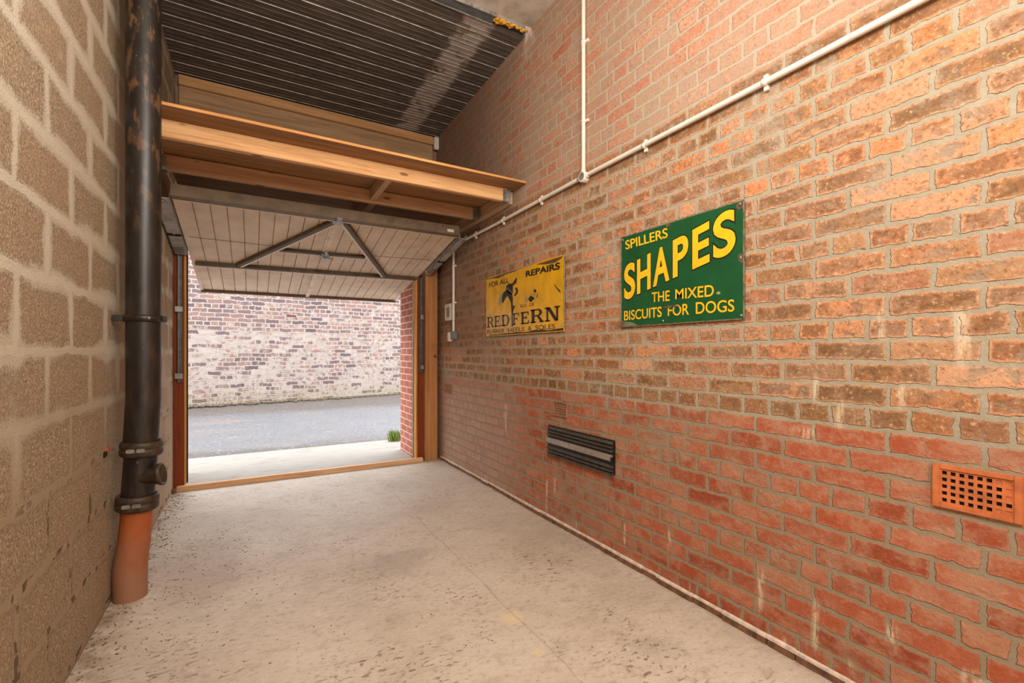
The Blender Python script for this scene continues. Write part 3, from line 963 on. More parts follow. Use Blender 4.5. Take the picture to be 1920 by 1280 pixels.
b.build('sheet', M['panel'], door, local=True)


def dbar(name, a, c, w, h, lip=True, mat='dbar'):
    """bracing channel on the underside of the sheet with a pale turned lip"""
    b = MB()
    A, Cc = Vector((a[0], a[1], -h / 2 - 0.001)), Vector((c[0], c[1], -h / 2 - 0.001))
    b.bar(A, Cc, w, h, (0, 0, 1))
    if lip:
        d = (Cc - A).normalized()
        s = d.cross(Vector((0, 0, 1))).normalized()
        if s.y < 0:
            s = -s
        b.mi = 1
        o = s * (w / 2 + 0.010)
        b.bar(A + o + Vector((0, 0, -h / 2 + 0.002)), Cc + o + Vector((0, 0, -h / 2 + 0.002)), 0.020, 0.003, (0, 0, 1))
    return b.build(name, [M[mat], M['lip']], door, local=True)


OX = -0.575
b = MB()
b.box(DX0 - 0.005, DX1 + 0.005, -0.035, 0.022, -0.030, 0.055, 0.003)
b.mi = 1
b.box(DX0, DX1, 0.022, 0.032, -0.030, -0.026)
b.build('top_rail', [M['rail'], M['lip']], door, local=True)
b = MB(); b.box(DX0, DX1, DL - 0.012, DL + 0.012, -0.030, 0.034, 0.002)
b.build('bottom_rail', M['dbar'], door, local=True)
for u, w in ((DX0 - 0.004, 0.028), (DX1 - 0.024, 0.028)):
    b = MB(); b.box(u, u + w, 0.03, DL, -0.012, 0.032, 0.002)
    b.build('side_stile', M['panel'], door, local=True)
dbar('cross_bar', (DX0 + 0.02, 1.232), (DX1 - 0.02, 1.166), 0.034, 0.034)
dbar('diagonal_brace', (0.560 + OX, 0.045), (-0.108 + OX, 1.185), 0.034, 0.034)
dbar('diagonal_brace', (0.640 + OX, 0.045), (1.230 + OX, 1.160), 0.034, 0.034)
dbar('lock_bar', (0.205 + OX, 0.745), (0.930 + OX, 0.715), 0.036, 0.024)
b = MB(); b.box(0.548 + OX, 0.600 + OX, 0.04, 0.70, -0.010, 0.0)
b.box(0.566 + OX, 0.572 + OX, 0.04, 0.70, -0.016, -0.010)
b.build('lock_rod_cover', M['lip'], door, local=True)
b = MB(); b.box(0.538 + OX, 0.574 + OX, 1.23, DL - 0.012, -0.026, 0.0, 0.002)
b.build('centre_strap', M['lip'], door, local=True)
b = MB()
b.box(0.545 + OX, 0.615 + OX, 0.705, 0.765, -0.040, -0.020, 0.004)
b.box(0.567 + OX, 0.592 + OX, 0.66, 0.70, -0.055, -0.016, 0.004)
lk = b.build('lock_case', M['galv'], door, local=True)
b = MB(); b.box(0.530 + OX, 0.640 + OX, 0.726, 0.744, -0.060, -0.040, 0.004)
b.build('lock_handle', M['galv'], lk, local=True)
b = MB(); b.box(0.545 + OX, 0.625 + OX, 0.028, 0.060, -0.040, -0.018, 0.004)
b.box(0.565 + OX, 0.605 + OX, -0.05, 0.03, -0.045, -0.028, 0.003)
b.build('top_latch', M['galv'], door, local=True)
b = MB()
b.tube([(DX0, 0.676, -0.008), (0.2 + OX, 0.672, -0.014), (0.58 + OX, 0.70, -0.03), (1.0 + OX, 0.66, -0.014), (DX1, 0.632, -0.008)], 0.0018, 8)
b.build('lock_cable', M['dark'], door, local=True)
b = MB(); b.box(1.335 + OX, 1.405 + OX, 0.45, 0.50, -0.0025, -0.0005)
b.mi = 1
b.box(1.36 + OX, 1.382 + OX, 0.466, 0.484, -0.0032, -0.0025)
b.build('sticker', [M['white'], M['grey']], door, local=True)
b = MB(); b.box(1.47 + OX, 1.53 + OX, -0.0365, -0.035, -0.012, 0.012)
b.build('sticker', M['white'], door, local=True)

# lifting arms either side of the door, parallel to it
def arm(x0, x1, v0, v1, label):
    t = bpy.data.objects.new('lifting_arm', None)
    t.location = ((x0 + x1) / 2, ya, za)
    t.rotation_euler = door.rotation_euler
    C.objects.link(t)
    ORIG[t.name] = (0, 0, 0)
    tag(t, label, 'door arm', 'lifting arms of the garage door')
    w = (x1 - x0) / 2
    b = MB()
    b.box(-w, w, v0, v1, -0.030, -0.026)
    b.box(-w, -w + 0.004, v0, v1, -0.030, 0.012)
    b.box(w - 0.004, w, v0, v1, -0.030, 0.012)
    b.build('channel', M['arm'], t, local=True)
    for v in (v0 + 0.05, (v0 + v1) * 0.58, v1 - 0.05):
        b = MB(); b.lathe((0, v, -0.030), (0, 0, -1), [(0, 0.013), (0.006, 0.013), (0.008, 0.008), (0.008, 0.0)], 12)
        b.build('rivet', M['galv'], t, local=True)
    b = MB(); b.box(-w + 0.006, w - 0.006, v1 - 0.20, v1 - 0.06, -0.040, -0.031, 0.003)
    b.build('slide_shoe', M['galv'], t, local=True)
    b = MB(); b.box(-w - 0.002, w + 0.002, (v0 + v1) * 0.57, (v0 + v1) * 0.57 + 0.02, -0.042, -0.030, 0.002)
    b.build('latch_plate', M['dark'], t, local=True)


arm(-0.560, -0.472, 0.02, 1.02, 'flat grey steel lifting arm along the left edge of the garage door')
arm(1.612, 1.680, 0.03, 0.985, 'flat grey steel lifting arm along the right edge of the garage door')

# ================================================================== the storage shelf over the door
b = MB(); b.box(XL + 0.01, XR - 0.07, 3.095, 3.14, 2.355, 2.452, 0.003)
tag(b.build('joist', M['w_beam']), 'bright pine joist along the front of the ceiling shelf', 'joist', 'joists of the ceiling shelf')
b = MB(); b.box(XL + 0.055, XR - 0.075, 3.63, 3.675, 2.350, 2.448, 0.003)
tag(b.build('joist', M['w_rear']), 'duller pine joist under the shelf, just above the raised garage door', 'joist', 'joists of the ceiling shelf')
b = MB(); b.box(XL + 0.004, XL + 0.052, 3.145, 4.75, 2.345, 2.445, 0.003)
tag(b.build('wall_plate', M['w_joist']), 'timber wall plate under the shelf on the grey block wall', 'timber', 'wall plates of the ceiling shelf')
b = MB(); b.box(XR - 0.062, XR - 0.004, 3.13, 4.75, 2.352, 2.450, 0.003)
tag(b.build('wall_plate', M['w_joist']), 'timber wall plate under the shelf on the brick wall', 'timber', 'wall plates of the ceiling shelf')
b = MB(); b.box(0.80, 0.845, 3.143, 3.628, 2.36, 2.45, 0.003)
tag(b.build('noggin', M['w_joist']), 'short timber noggin bridging the two shelf joists', 'timber')
b = MB(); b.box(0.815, 0.87, 3.678, 4.70, 2.365, 2.45, 0.003)
tag(b.build('joist', M['w_joist']), 'short joist running back from the rear beam towards the doorway', 'joist', 'joists of the ceiling shelf')
b = MB(); b.box(XL + 0.085, XR - 0.004, 2.93, 4.85, 2.453, 2.468); b.mi = 1
b.box(XL + 0.085, XR - 0.004, 2.924, 2.931, 2.4525, 2.4685)
tag(b.build('shelf_board', [M['w_ply'], M['w_edge']]), 'wide plywood shelf laid over the joists above the doorway', 'shelf')

# pressed-steel hangers
def hanger(x, yc, z, label, flip):
    b = MB()
    w = 0.0025
    s = 0.028
    b.box(x - 0.022, x + 0.022, yc - s - w, yc - s, z, z + 0.09)
    b.box(x - 0.022, x + 0.022, yc + s, yc + s + w, z, z + 0.09)
    b.box(x - 0.022, x + 0.022, yc - s - w, yc + s + w, z - w, z)
    xa = x + flip * 0.022
    b.box(min(xa, xa + flip * w), max(xa, xa + flip * w), yc - s - 0.03, yc + s + 0.03, z, z + 0.085)
    tag(b.build('joist_hanger', M['galv']), label, 'bracket', 'joist hangers')


hanger(XR - 0.09, 3.118, 2.352, 'shiny steel hanger at the brick-wall end of the front joist', 1)
hanger(XR - 0.097, 3.652, 2.347, 'dull steel hanger at the brick-wall end of the rear joist', 1)
hanger(XL + 0.078, 3.652, 2.347, 'steel hanger at the block-wall end of the rear joist', -1)

# timber fascia under the deck at the back
t = thing('fascia_board', (0.6, 4.83, 3.2), 'long plywood fascia closing the gap under the roof deck', 'fascia')
b = MB(); b.box(XL + 0.03, XR - 0.06, 4.830, 4.85, 2.95, 3.565, 0.001); b.build('board', M['w_fascia'], t)
b = MB(); b.box(XL + 0.03, XR - 0.06, 4.795, 4.828, 3.478, 3.562, 0.003); b.build('batten', M['w_batten'], t)['label'] = 'knotty pine batten along the top'
b = MB(); b.box(XR - 0.058, XR - 0.006, 4.76, 4.80, 3.42, 3.555, 0.006)
tag(b.build('junction_box', M['white']), 'small white plastic box in the corner where the fascia meets the brick wall', 'electrical box')

# ================================================================== soil pipe on the left wall
t = thing('soil_pipe', (-0.455, 2.80, 0), 'tall black soil pipe with an orange foot standing against the block wall', 'pipe')
px, py = -0.455, 2.80
b = MB()
pts = [(px - 0.012, py, 0.70), (px, py, 0.95), (px, py, 1.6), (px, py, 2.6), (px, py, ZC + 0.005)]
b.tube(pts, 0.069, 40)
b.build('stack', M['pipe'], t)


M['pipe_c'] = plain('brown_black_rubber_collar', (62, 48, 36), 0.5, var=0.25, scale=30)
# sub-parts of a part share its thing's origin
def sub(parent_part, root, b, name, mat):
    o = b.build(name, mat, root)
    o.parent = parent_part
    return o


def collar(c, ax, r):
    b = MB()
    b.lathe(c, ax, [(-0.034, r * 0.98), (-0.036, r * 1.10), (-0.028, r * 1.20), (-0.006, r * 1.22), (-0.002, r * 1.15), (0.002, r * 1.15),
                    (0.006, r * 1.22), (0.028, r * 1.20), (0.036, r * 1.10), (0.034, r * 0.98)], 40)
    o = b.build('collar', M['pipe_c'], t)
    for k in (-0.35, 0.12):
        a = -PI / 2 + k
        q = Vector(c) + Vector((math.cos(a), math.sin(a), 0)) * (r * 1.2)
        b = MB(); b.box(q.x - 0.016, q.x + 0.016, q.y - 0.012, q.y + 0.010, q.z - 0.009, q.z + 0.009, 0.003)
        sub(o, t, b, 'clamp_bolt', M['galv'])


collar((-0.462, py, 0.712), (0.03, 0, 1), 0.070)
collar((-0.478, py, 0.455), (0.06, 0, 1), 0.070)
# branch fitting between the collars with an open side socket
b = MB()
b.tube([(-0.478, py, 0.455), (-0.470, py, 0.58), (-0.463, py, 0.70)], 0.066, 40)
o = b.build('branch_fitting', M['pipe'], t)
b = MB()
d = Vector((0.97, -0.16, 0.16)).normalized()
b.lathe((-0.475, py - 0.045, 0.572), d, [(0.0, 0.016), (0.04, 0.030), (0.085, 0.046), (0.092, 0.053), (0.106, 0.053), (0.106, 0.045), (0.02, 0.020), (0.02, 0.0)], 28)
sub(o, t, b, 'side_socket', M['pipe_c'])
# orange foot, kicked back to the wall
b = MB()
pts = [(-0.479, py, 0.44), (-0.482, py, 0.38), (-0.486, py, 0.32), (-0.492, py, 0.26), (-0.500, py, 0.20), (-0.505, py, 0.15), (-0.506, py, 0.10), (-0.506, py, 0.05), (-0.505, py, -0.02)]
b.tube(pts, [0.062, 0.0625, 0.063, 0.064, 0.066, 0.067, 0.067, 0.067, 0.067], 40)
b.build('foot', M['clay'], t)['label'] = 'orange plastic bend'
# wall bracket
b = MB()
b.lathe((px, py, 1.337), (0, 0, 1), [(-0.016, 0.0695), (-0.016, 0.076), (0.016, 0.076), (0.016, 0.0695)], 40)
b.box(px - 0.118, px - 0.068, py - 0.012, py + 0.012, 1.322, 1.352, 0.003)
b.box(px + 0.070, px + 0.092, py - 0.010, py + 0.010, 1.323, 1.351, 0.003)
o = b.build('wall_bracket', M['pipe'], t)
b = MB()
b.lathe((px + 0.030, py - 0.071, 1.337), (0.35, -0.9, 0), [(0, 0.008), (0.008, 0.008), (0.009, 0.0)], 10)
sub(o, t, b, 'screw', M['galv'])
b = MB()
b.lathe((px, py, 3.33), (0, 0, 1), [(-0.02, 0.0695), (-0.018, 0.0735), (0.018, 0.0735), (0.02, 0.0695)], 40)
b.build('joint_band', M['pipe'], t)

# little red brick end showing in a hole in the block wall
b = MB()
b.box(XL - 0.02, XL + 0.006, 2.715, 2.765, 0.712, 0.742, 0.005, 0.004); b.mi = 1
b.box(XL - 0.02, XL + 0.003, 2.66, 2.715, 0.700, 0.728, 0.004, 0.003)
tag(b.build('brick_fragment', [M['redbrick'], M['dark']]), 'red brick fragment showing in a hole in the block wall beside the black pipe', 'brick')

# ================================================================== conduits on the brick wall
CX, CR = XR - 0.020, 0.0125


def saddle(parent, p, along):
    """saddle clip with its two screw ears at point p on a run along 'y' or 'z'"""
    b = MB()
    x, y, z = p
    if along == 'y':
        b.lathe((x, y, z), (0, 1, 0), [(-0.009, CR), (-0.009, CR + 0.003), (0.009, CR + 0.003), (0.009, CR)], 20)
        b.box(x + 0.004, XR, y - 0.009, y + 0.009, z - CR - 0.020, z + CR + 0.020, 0.002)
    else:
        b.lathe((x, y, z), (0, 0, 1), [(-0.009, CR), (-0.009, CR + 0.003), (0.009, CR + 0.003), (0.009, CR)], 20)
        b.box(x + 0.004, XR, y - CR - 0.020, y + CR + 0.020, z - 0.009, z + 0.009, 0.002)
    b.build('saddle_clip', M['white'], parent)


t = thing('conduit', (CX, 1.5, 2.262), 'long white conduit running level along the brick wall from the round box', 'conduit', 'white conduits')
b = MB(); b.tube([(CX, -2.6, 2.257), (CX, 1.0, 2.258), (CX, 2.185, 2.264)], CR, 20); b.build('tube', M['white'], t)
for y in (0.55 - 0.3, 1.073, 1.717):
    saddle(t, (CX, y, 2.259), 'y')
t = thing('conduit', (CX, 3.3, 2.264), 'thinner-looking white conduit continuing level from the round box to the raised garage door', 'conduit', 'white conduits')
b = MB(); b.tube([(CX, 2.255, 2.264), (CX, 3.4, 2.254), (CX, 4.20, 2.262), (CX, 4.285, 2.256), (CX, 4.305, 2.22)], CR, 20); b.build('tube', M['white'], t)
for y, z in ((2.705, 2.260), (3.267, 2.255), (3.80, 2.257)):
    saddle(t, (CX, y, z), 'y')
t = thing('conduit', (CX, 2.22, 2.3), 'white conduit rising straight from the round box to the roof', 'conduit', 'white conduits')
b = MB(); b.tube([(CX, 2.22, 2.298), (CX, 2.22, ZC + 0.005)], CR, 20); b.build('tube', M['white'], t)
for z in (2.607, 3.1):
    saddle(t, (CX, 2.22, z), 'z')
t = thing('conduit', (CX, 4.31, 1.36), 'white conduit dropping beside the right door post to the small switch', 'conduit', 'white conduits')
b = MB(); b.tube([(CX, 4.31, 2.218), (CX, 4.31, 1.385)], CR, 20); b.build('tube', M['white'], t)
for z in (2.055, 1.68):
    saddle(t, (CX, 4.31, z), 'z')

t = thing('junction_box', (XR - 0.018, 2.22, 2.262), 'round white conduit box where three white conduits meet on the brick wall', 'electrical box')
b = MB(); b.lathe((XR, 2.22, 2.262), (-1, 0, 0), [(0.0, 0.033), (0.034, 0.033), (0.037, 0.030), (0.037, 0.024)], 32); b.build('body', M['white'], t)
b = MB(); b.lathe((XR, 2.22, 2.262), (-1, 0, 0), [(0.035, 0.0245), (0.034, 0.0)], 32); b.build('open_centre', M['grey'], t)['label'] = 'grey open centre'
for c, ax in (((CX, 2.185, 2.262), (0, -1, 0)), ((CX, 2.255, 2.262), (0, 1, 0)), ((CX, 2.22, 2.296), (0, 0, 1))):
    b = MB(); b.lathe(c, ax, [(-0.008, 0.0155), (0.014, 0.0155), (0.014, CR)], 20); b.build('spout', M['white'], t)

t = thing('wall_switch', (XR, 4.44, 1.52), 'square white plate with a grey centre fixed beside the door-side conduit', 'switch')
b = MB(); b.box(XR - 0.030, XR, 4.378, 4.530, 1.505, 1.680, 0.006); b.build('back_box', M['offwhite'], t)
b = MB(); b.box(XR - 0.036, XR - 0.030, 4.400, 4.465, 1.54, 1.645, 0.003); b.build('face', M['grey'], t)['label'] = 'grey centre plate'
t = thing('socket_box', (XR, 4.34, 1.30), 'small white and grey box at the lower end of the door-side conduit', 'electrical box')
b = MB(); b.box(XR - 0.042, XR, 4.265, 4.390, 1.305, 1.388, 0.006); b.build('body', M['grey'], t)['label'] = 'grey side'
b = MB(); b.box(XR - 0.050, XR - 0.004, 4.345, 4.405, 1.288, 1.380, 0.004); b.build('cover', M['white'], t)['label'] = 'white cover'

# ================================================================== signs
SX = XR - 0.012          # front plane of the sign plates


def text_mesh(txt, offset):
    cu = bpy.data.curves.new('lettering_curve', 'FONT')
    cu.body = txt
    cu.size = 1.0
    cu.offset = offset
    cu.resolution_u = 6
    o = bpy.data.objects.new('lettering_curve', cu)
    C.objects.link(o)
    dg = bpy.context.evaluated_depsgraph_get()
    me = bpy.data.meshes.new_from_object(o.evaluated_get(dg))
    bpy.data.objects.remove(o)
    bpy.data.curves.remove(cu)
    return me


def quad_map(q):
    """(a,b) in 0..1 -> (Y,Z) inside quad TL,TR,BR,BL"""
    tl, tr, br, bl = [Vector(p) for p in q]
    def f(a, b):
        top = tl.lerp(tr, a)
        bot = bl.lerp(br, a)
        p = bot.lerp(top, b)
        return p.x, p.y
    return f


def lettering(parent, txt, q, mat, depth, offset=0.0, name='lettering', base=None, spacing=None):
    """flat text fitted to a quad on the sign, 'depth' in front of the plate"""
    me = text_mesh(txt, offset)
    ref = text_mesh(txt, base) if base is not None else me
    xs = [v.co.x for v in ref.vertices]
    ys = [v.co.y for v in ref.vertices]
    x0, x1, y0, y1 = min(xs), max(xs), min(ys), max(ys)
    f = quad_map(q)
    b = MB()
    b.bm.from_mesh(me)
    for v in b.bm.verts:
        Y, Z = f((v.co.x - x0) / (x1 - x0), (v.co.y - y0) / (y1 - y0))
        v.co = (SX - depth, Y, Z)
    r = bmesh.ops.extrude_face_region(b.bm, geom=b.bm.faces[:])
    for e in r['geom']:
        if isinstance(e, bmesh.types.BMVert):
            e.co.x = SX + 0.0002
    for fc in b.bm.faces:
        fc.smooth = False
    o = b.build(name, mat, parent)
    return o


def blot(parent, name, mat, polys, depth=0.0006):
    b = MB()
    for p in polys:
        b.prism(p, lambda a, c, d: (SX + 0.0002 - d, a, c), depth + 0.0002)
    return b.build(name, mat, parent)


def ragged(cy, cz, ry, rz, n, rnd, a0=0.0, a1=2 * PI):
    out = []
    for i in range(n):
        a = a0 + (a1 - a0) * i / n
        k = rnd.uniform(0.7, 1.15)
        out.append((cy + ry * k * math.cos(a), cz + rz * k * math.sin(a)))
    return out


# --- green sign
t = thing('enamel_sign', (SX, 1.535, 1.315), 'green enamel sign with yellow SHAPES lettering on the brick wall', 'sign', 'old enamel signs')
g0, g1, gz0, gz1 = 1.168, 1.898, 1.315, 1.817
b = MB(); b.box(SX, SX + 0.004, g0, g1, gz0, gz1, 0.0015); b.build('plate', M['green'], t)
b = MB()
b.box(SX - 0.0008, SX + 0.0045, g1 - 0.004, g1 + 0.0015, gz0, gz1)
b.box(SX - 0.0008, SX + 0.0045, g0 - 0.0012, g0 + 0.003, gz0, gz1)
b.box(SX - 0.0008, SX + 0.0045, g0, g1, gz1 - 0.004, gz1 + 0.001)
b.box(SX - 0.0008, SX + 0.0045, g0, g1, gz0 - 0.001, gz0 + 0.003)
b.build('rim', M['rim'], t)
lettering(t, 'SPILLERS', [(1.866, 1.792), (1.572, 1.795), (1.570, 1.745), (1.862, 1.741)], M['y_letter'], 0.0012, 0.012)
for ch, q in (
        ('S', [(1.873, 1.653), (1.79, 1.671), (1.79, 1.476), (1.873, 1.458)]),
        ('H', [(1.776, 1.669), (1.681, 1.691), (1.681, 1.505), (1.776, 1.484)]),
        ('A', [(1.665, 1.694), (1.559, 1.718), (1.559, 1.532), (1.665, 1.509)]),
        ('P', [(1.538, 1.723), (1.447, 1.743), (1.447, 1.557), (1.538, 1.537)]),
        ('E', [(1.424, 1.748), (1.332, 1.769), (1.332, 1.583), (1.424, 1.562)]),
        ('S', [(1.314, 1.777), (1.205, 1.801), (1.205, 1.607), (1.314, 1.582)]),
        ):
    lettering(t, ch, q, M['k_letter'], 0.0008, 0.050, 'letter_outline', base=0.028)
    lettering(t, ch, q, M['y_letter'], 0.0016, 0.028, 'letter')
for txt, q in (
        ('THE', [(1.674, 1.483), (1.557, 1.481), (1.557, 1.429), (1.674, 1.433)]),
        ('MIXED', [(1.523, 1.481), (1.31, 1.478), (1.31, 1.425), (1.523, 1.433)]),
        ('BISCUITS', [(1.874, 1.404), (1.608, 1.406), (1.608, 1.353), (1.874, 1.35)]),
        ('FOR', [(1.569, 1.405), (1.443, 1.407), (1.443, 1.352), (1.569, 1.354)]),
        ('DOGS', [(1.405, 1.408), (1.211, 1.402), (1.211, 1.349), (1.405, 1.352)]),
        ):
    lettering(t, txt, q, M['k_letter'], 0.0007, 0.030, 'lettering_outline', base=0.012)
    lettering(t, txt, q, M['y_letter'], 0.0012, 0.012)
rs = random.Random(21)
blot(t, 'rust_chip', M['rust'], [ragged(1.180, 1.572, 0.018, 0.022, 11, rs)])
blot(t, 'rust_chip', M['rust'], [ragged(1.183, 1.798, 0.022, 0.017, 11, rs)])
blot(t, 'rust_chip', M['rust'], [ragged(1.570, 1.806, 0.018, 0.009, 9, rs)])
blot(t, 'rust_chip', M['rust'], [ragged(1.545, 1.399, 0.055, 0.006, 13, rs)], 0.0018)
blot(t, 'rust_chip', M['rust'], [ragged(1.888, 1.338, 0.012, 0.014, 9, rs)])
blot(t, 'rust_chip', M['cream'], [ragged(1.288, 1.437, 0.010, 0.008, 9, rs)])
blot(t, 'worn_corner', plain('grey_worn_enamel', (104, 116, 92), 0.6, var=0.2, scale=40), [[(1.894, 1.320), (1.776, 1.320), (1.80, 1.332), (1.84, 1.342), (1.894, 1.345)]], 0.0003)
for yy, zz in ((1.186, 1.803), (1.886, 1.800), (1.180, 1.330), (1.60, 1.332), (1.183, 1.575)):
    b = MB(); b.lathe((SX, yy, zz), (-1, 0, 0), [(0, 0.006), (0.003, 0.005), (0.004, 0.0)], 12); b.build('nail', M['galv'], t)

# --- yellow sign
t = thing('enamel_sign', (SX, 3.0, 1.312), 'faded yellow enamel sign with a dark emblem on the brick wall', 'sign', 'old enamel signs')
y0, y1, yz0, yz1 = 2.430, 3.584, 1.313, 1.820
b = MB()
nu = 24
for i in range(nu):                                   # slightly dished sheet with a bent top edge
    for j in range(10):
        pass
verts = {}
for i in range(nu + 1):
    for j in range(11):
        a, c = i / nu, j / 10
        Y = y0 + (y1 - y0) * a
        Z = yz0 + (yz1 - yz0) * c + (0.006 * math.sin(a * 9.0) if j == 10 else 0)
        X = SX
        verts[i, j] = (X, Y, Z)
for i in range(nu):
    for j in range(10):
        b.face([verts[i, j], verts[i+1, j], verts[i+1, j+1], verts[i, j+1]])
bmesh.ops.remove_doubles(b.bm, verts=b.bm.verts, dist=1e-5)
r = bmesh.ops.extrude_face_region(b.bm, geom=b.bm.faces[:])
for e in r['geom']:
    if isinstance(e, bmesh.types.BMVert):
        e.co.x += 0.004
b.build('plate', M['yellow'], t)


def ypx(u, v):
    """position on the yellow plate from the fraction of its width (from the door side) and height"""
    return (y1 + (y0 - y1) * u, yz0 + (yz1 - yz0) * v)


def ypoly(pts):
    return [ypx(u, v) for u, v in pts]


blot(t, 'bared_patch', M['cream'], [ypoly([(0.004, 0.40), (0.10, 0.39), (0.14, 0.34), (0.30, 0.36), (0.44, 0.33), (0.46, 0.20), (0.45, 0.06), (0.30, 0.03), (0.10, 0.02), (0.004, 0.03)])], 0.0003)
lettering(t, 'FOR ALL', [(3.526, 1.779), (3.177, 1.778), (3.177, 1.735), (3.526, 1.735)], M['k_letter'], 0.0009, 0.012)
lettering(t, 'REPAIRS', [(2.916, 1.786), (2.480, 1.780), (2.480, 1.732), (2.916, 1.741)], M['k_letter'], 0.0009, 0.034)
lettering(t, 'BUS', [(2.995, 1.540), (2.91, 1.540), (2.91, 1.516), (2.995, 1.516)], M['k_worn'], 0.0009, 0.01)
lettering(t, 'DE', [(2.862, 1.540), (2.80, 1.540), (2.80, 1.516), (2.862, 1.516)], M['k_worn'], 0.0009, 0.01)
for txt, wa, wb in (('RUBBER', 3.565, 3.245), ('HEELS', 3.190, 2.935), ('&', 2.885, 2.835), ('SOLES', 2.785, 2.534)):
    lettering(t, txt, [(wa, 1.370), (wb, 1.368), (wb, 1.336), (wa, 1.336)], M['k_worn'], 0.0009, 0.012)


def slab_letter(ch):
    """slab-serif capitals as polygons in a unit cell"""
    R = lambda a, b_, c, d: [(a, c), (b_, c), (b_, d), (a, d)]
    def arc(cx, cy, rx, ry, tx, ty, a0, a1, n=8):
        o = [(cx + rx * math.cos(a0 + (a1 - a0) * i / n), cy + ry * math.sin(a0 + (a1 - a0) * i / n)) for i in range(n + 1)]
        k = [(cx + (rx - tx) * math.cos(a0 + (a1 - a0) * i / n), cy + (ry - ty) * math.sin(a0 + (a1 - a0) * i / n)) for i in range(n + 1)]
        return [[o[i], o[i+1], k[i+1], k[i]] for i in range(n)]
    stem = [R(0.10, 0.32, 0.0, 1.0), R(0.0, 0.42, 0.0, 0.10), R(0.0, 0.36, 0.90, 1.0)]
    if ch == 'R':
        return stem + [R(0.3, 0.6, 0.90, 1.0), R(0.3, 0.6, 0.46, 0.57)] + arc(0.6, 0.73, 0.30, 0.27, 0.21, 0.11, -PI/2, PI/2) + \
            [[(0.5, 0.48), (0.70, 0.48), (0.98, 0.06), (0.76, 0.06)], R(0.72, 1.02, 0.0, 0.10)]
    if ch == 'E':
        return stem + [R(0.3, 0.88, 0.90, 1.0), R(0.3, 0.92, 0.0, 0.10), R(0.3, 0.66, 0.46, 0.56), R(0.80, 0.90, 0.72, 0.95), R(0.84, 0.94, 0.05, 0.28), R(0.60, 0.68, 0.38, 0.64)]
    if ch == 'F':
        return stem + [R(0.3, 0.88, 0.90, 1.0), R(0.3, 0.66, 0.46, 0.56), R(0.80, 0.90, 0.72, 0.95), R(0.60, 0.68, 0.38, 0.64)]
    if ch == 'D':
        return stem + [R(0.3, 0.5, 0.90, 1.0), R(0.3, 0.5, 0.0, 0.10)] + arc(0.5, 0.5, 0.44, 0.5, 0.21, 0.10, -PI/2, PI/2, 12)
    if ch == 'N':
        return [R(0.12, 0.24, 0.0, 1.0), R(0.0, 0.36, 0.0, 0.10), R(0.0, 0.30, 0.90, 1.0), R(0.78, 0.90, 0.0, 1.0), R(0.66, 1.02, 0.90, 1.0),
                [(0.12, 1.0), (0.36, 1.0), (0.90, 0.0), (0.68, 0.0)]]


for k, (ch, u0, u1) in enumerate((('R', 0.015, 0.125), ('E', 0.135, 0.235), ('D', 0.245, 0.37), ('F', 0.405, 0.50), ('E', 0.515, 0.625), ('R', 0.635, 0.785), ('N', 0.80, 0.955))):
    zb, zt = 0.150, 0.330
    if k > 4:
        zb, zt = 0.150, 0.345
    blot(t, 'letter', M['k_worn'] if k < 4 else M['k_letter'], [ypoly([(u0 + (u1 - u0) * a, zb + (zt - zb) * c) for a, c in p]) for p in slab_letter(ch)], 0.0010 + 0.00005 * k)


def E(pts):
    """points read off the emblem drawing, 0..1320 across and 1280 down, laid onto the plate"""
    out = []
    for a, c in pts:
        lo = 335 - 320 * (a - 85) / 1195.0
        hi = 1200 - 75 * (a - 85) / 1195.0
        v = 1.0 - (c - lo) / (hi - lo)
        # the drawing is read in perspective: the door side is farther off
        w = (a - 85) / 1195.0
        u = w * 1.30 / (1.0 + 0.30 * w)
        out.append((u, v))
    return ypoly(out)


for p in ([(330, 540), (345, 600), (330, 700), (290, 750), (278, 660), (300, 580)], [(700, 600), (735, 640), (720, 690), (680, 700), (690, 640)]):
    blot(t, 'emblem_shade', M['silv'], [E(p)], 0.0005)
blot(t, 'emblem', M['k_letter'], [
    E([(395, 460), (430, 415), (490, 412), (500, 450), (500, 540), (488, 575), (440, 560), (400, 520)]),
    E([(400, 510), (488, 560), (500, 640), (498, 700), (470, 700), (448, 650), (415, 595), (380, 640), (352, 700), (330, 695), (332, 615), (352, 545)]),
    E([(490, 420), (520, 375), (560, 322), (562, 350), (548, 420), (530, 415), (510, 450)]),
    E([(470, 700), (498, 690), (502, 750), (540, 738), (512, 800), (498, 870), (498, 1050), (482, 1060), (482, 860), (476, 780)])], 0.0011)
for p in ([(530, 480), (560, 470), (580, 510), (575, 560), (530, 605), (520, 585), (550, 545), (548, 505)],
          [(740, 640), (770, 600), (815, 618), (832, 645), (800, 672), (790, 690), (765, 690), (742, 668)],
          [(815, 530), (830, 500), (858, 520), (855, 550), (840, 560)],
          [(872, 560), (884, 590), (876, 625), (862, 628), (874, 595)]):
    blot(t, 'emblem_mark', M['k_letter'], [E(p)], 0.0011)
for p in ([(402, 472), (412, 470), (492, 552), (484, 560)], [(780, 570), (860, 580), (855, 600), (780, 590)]):
    blot(t, 'emblem_line', M['silv'], [E(p)], 0.0015)
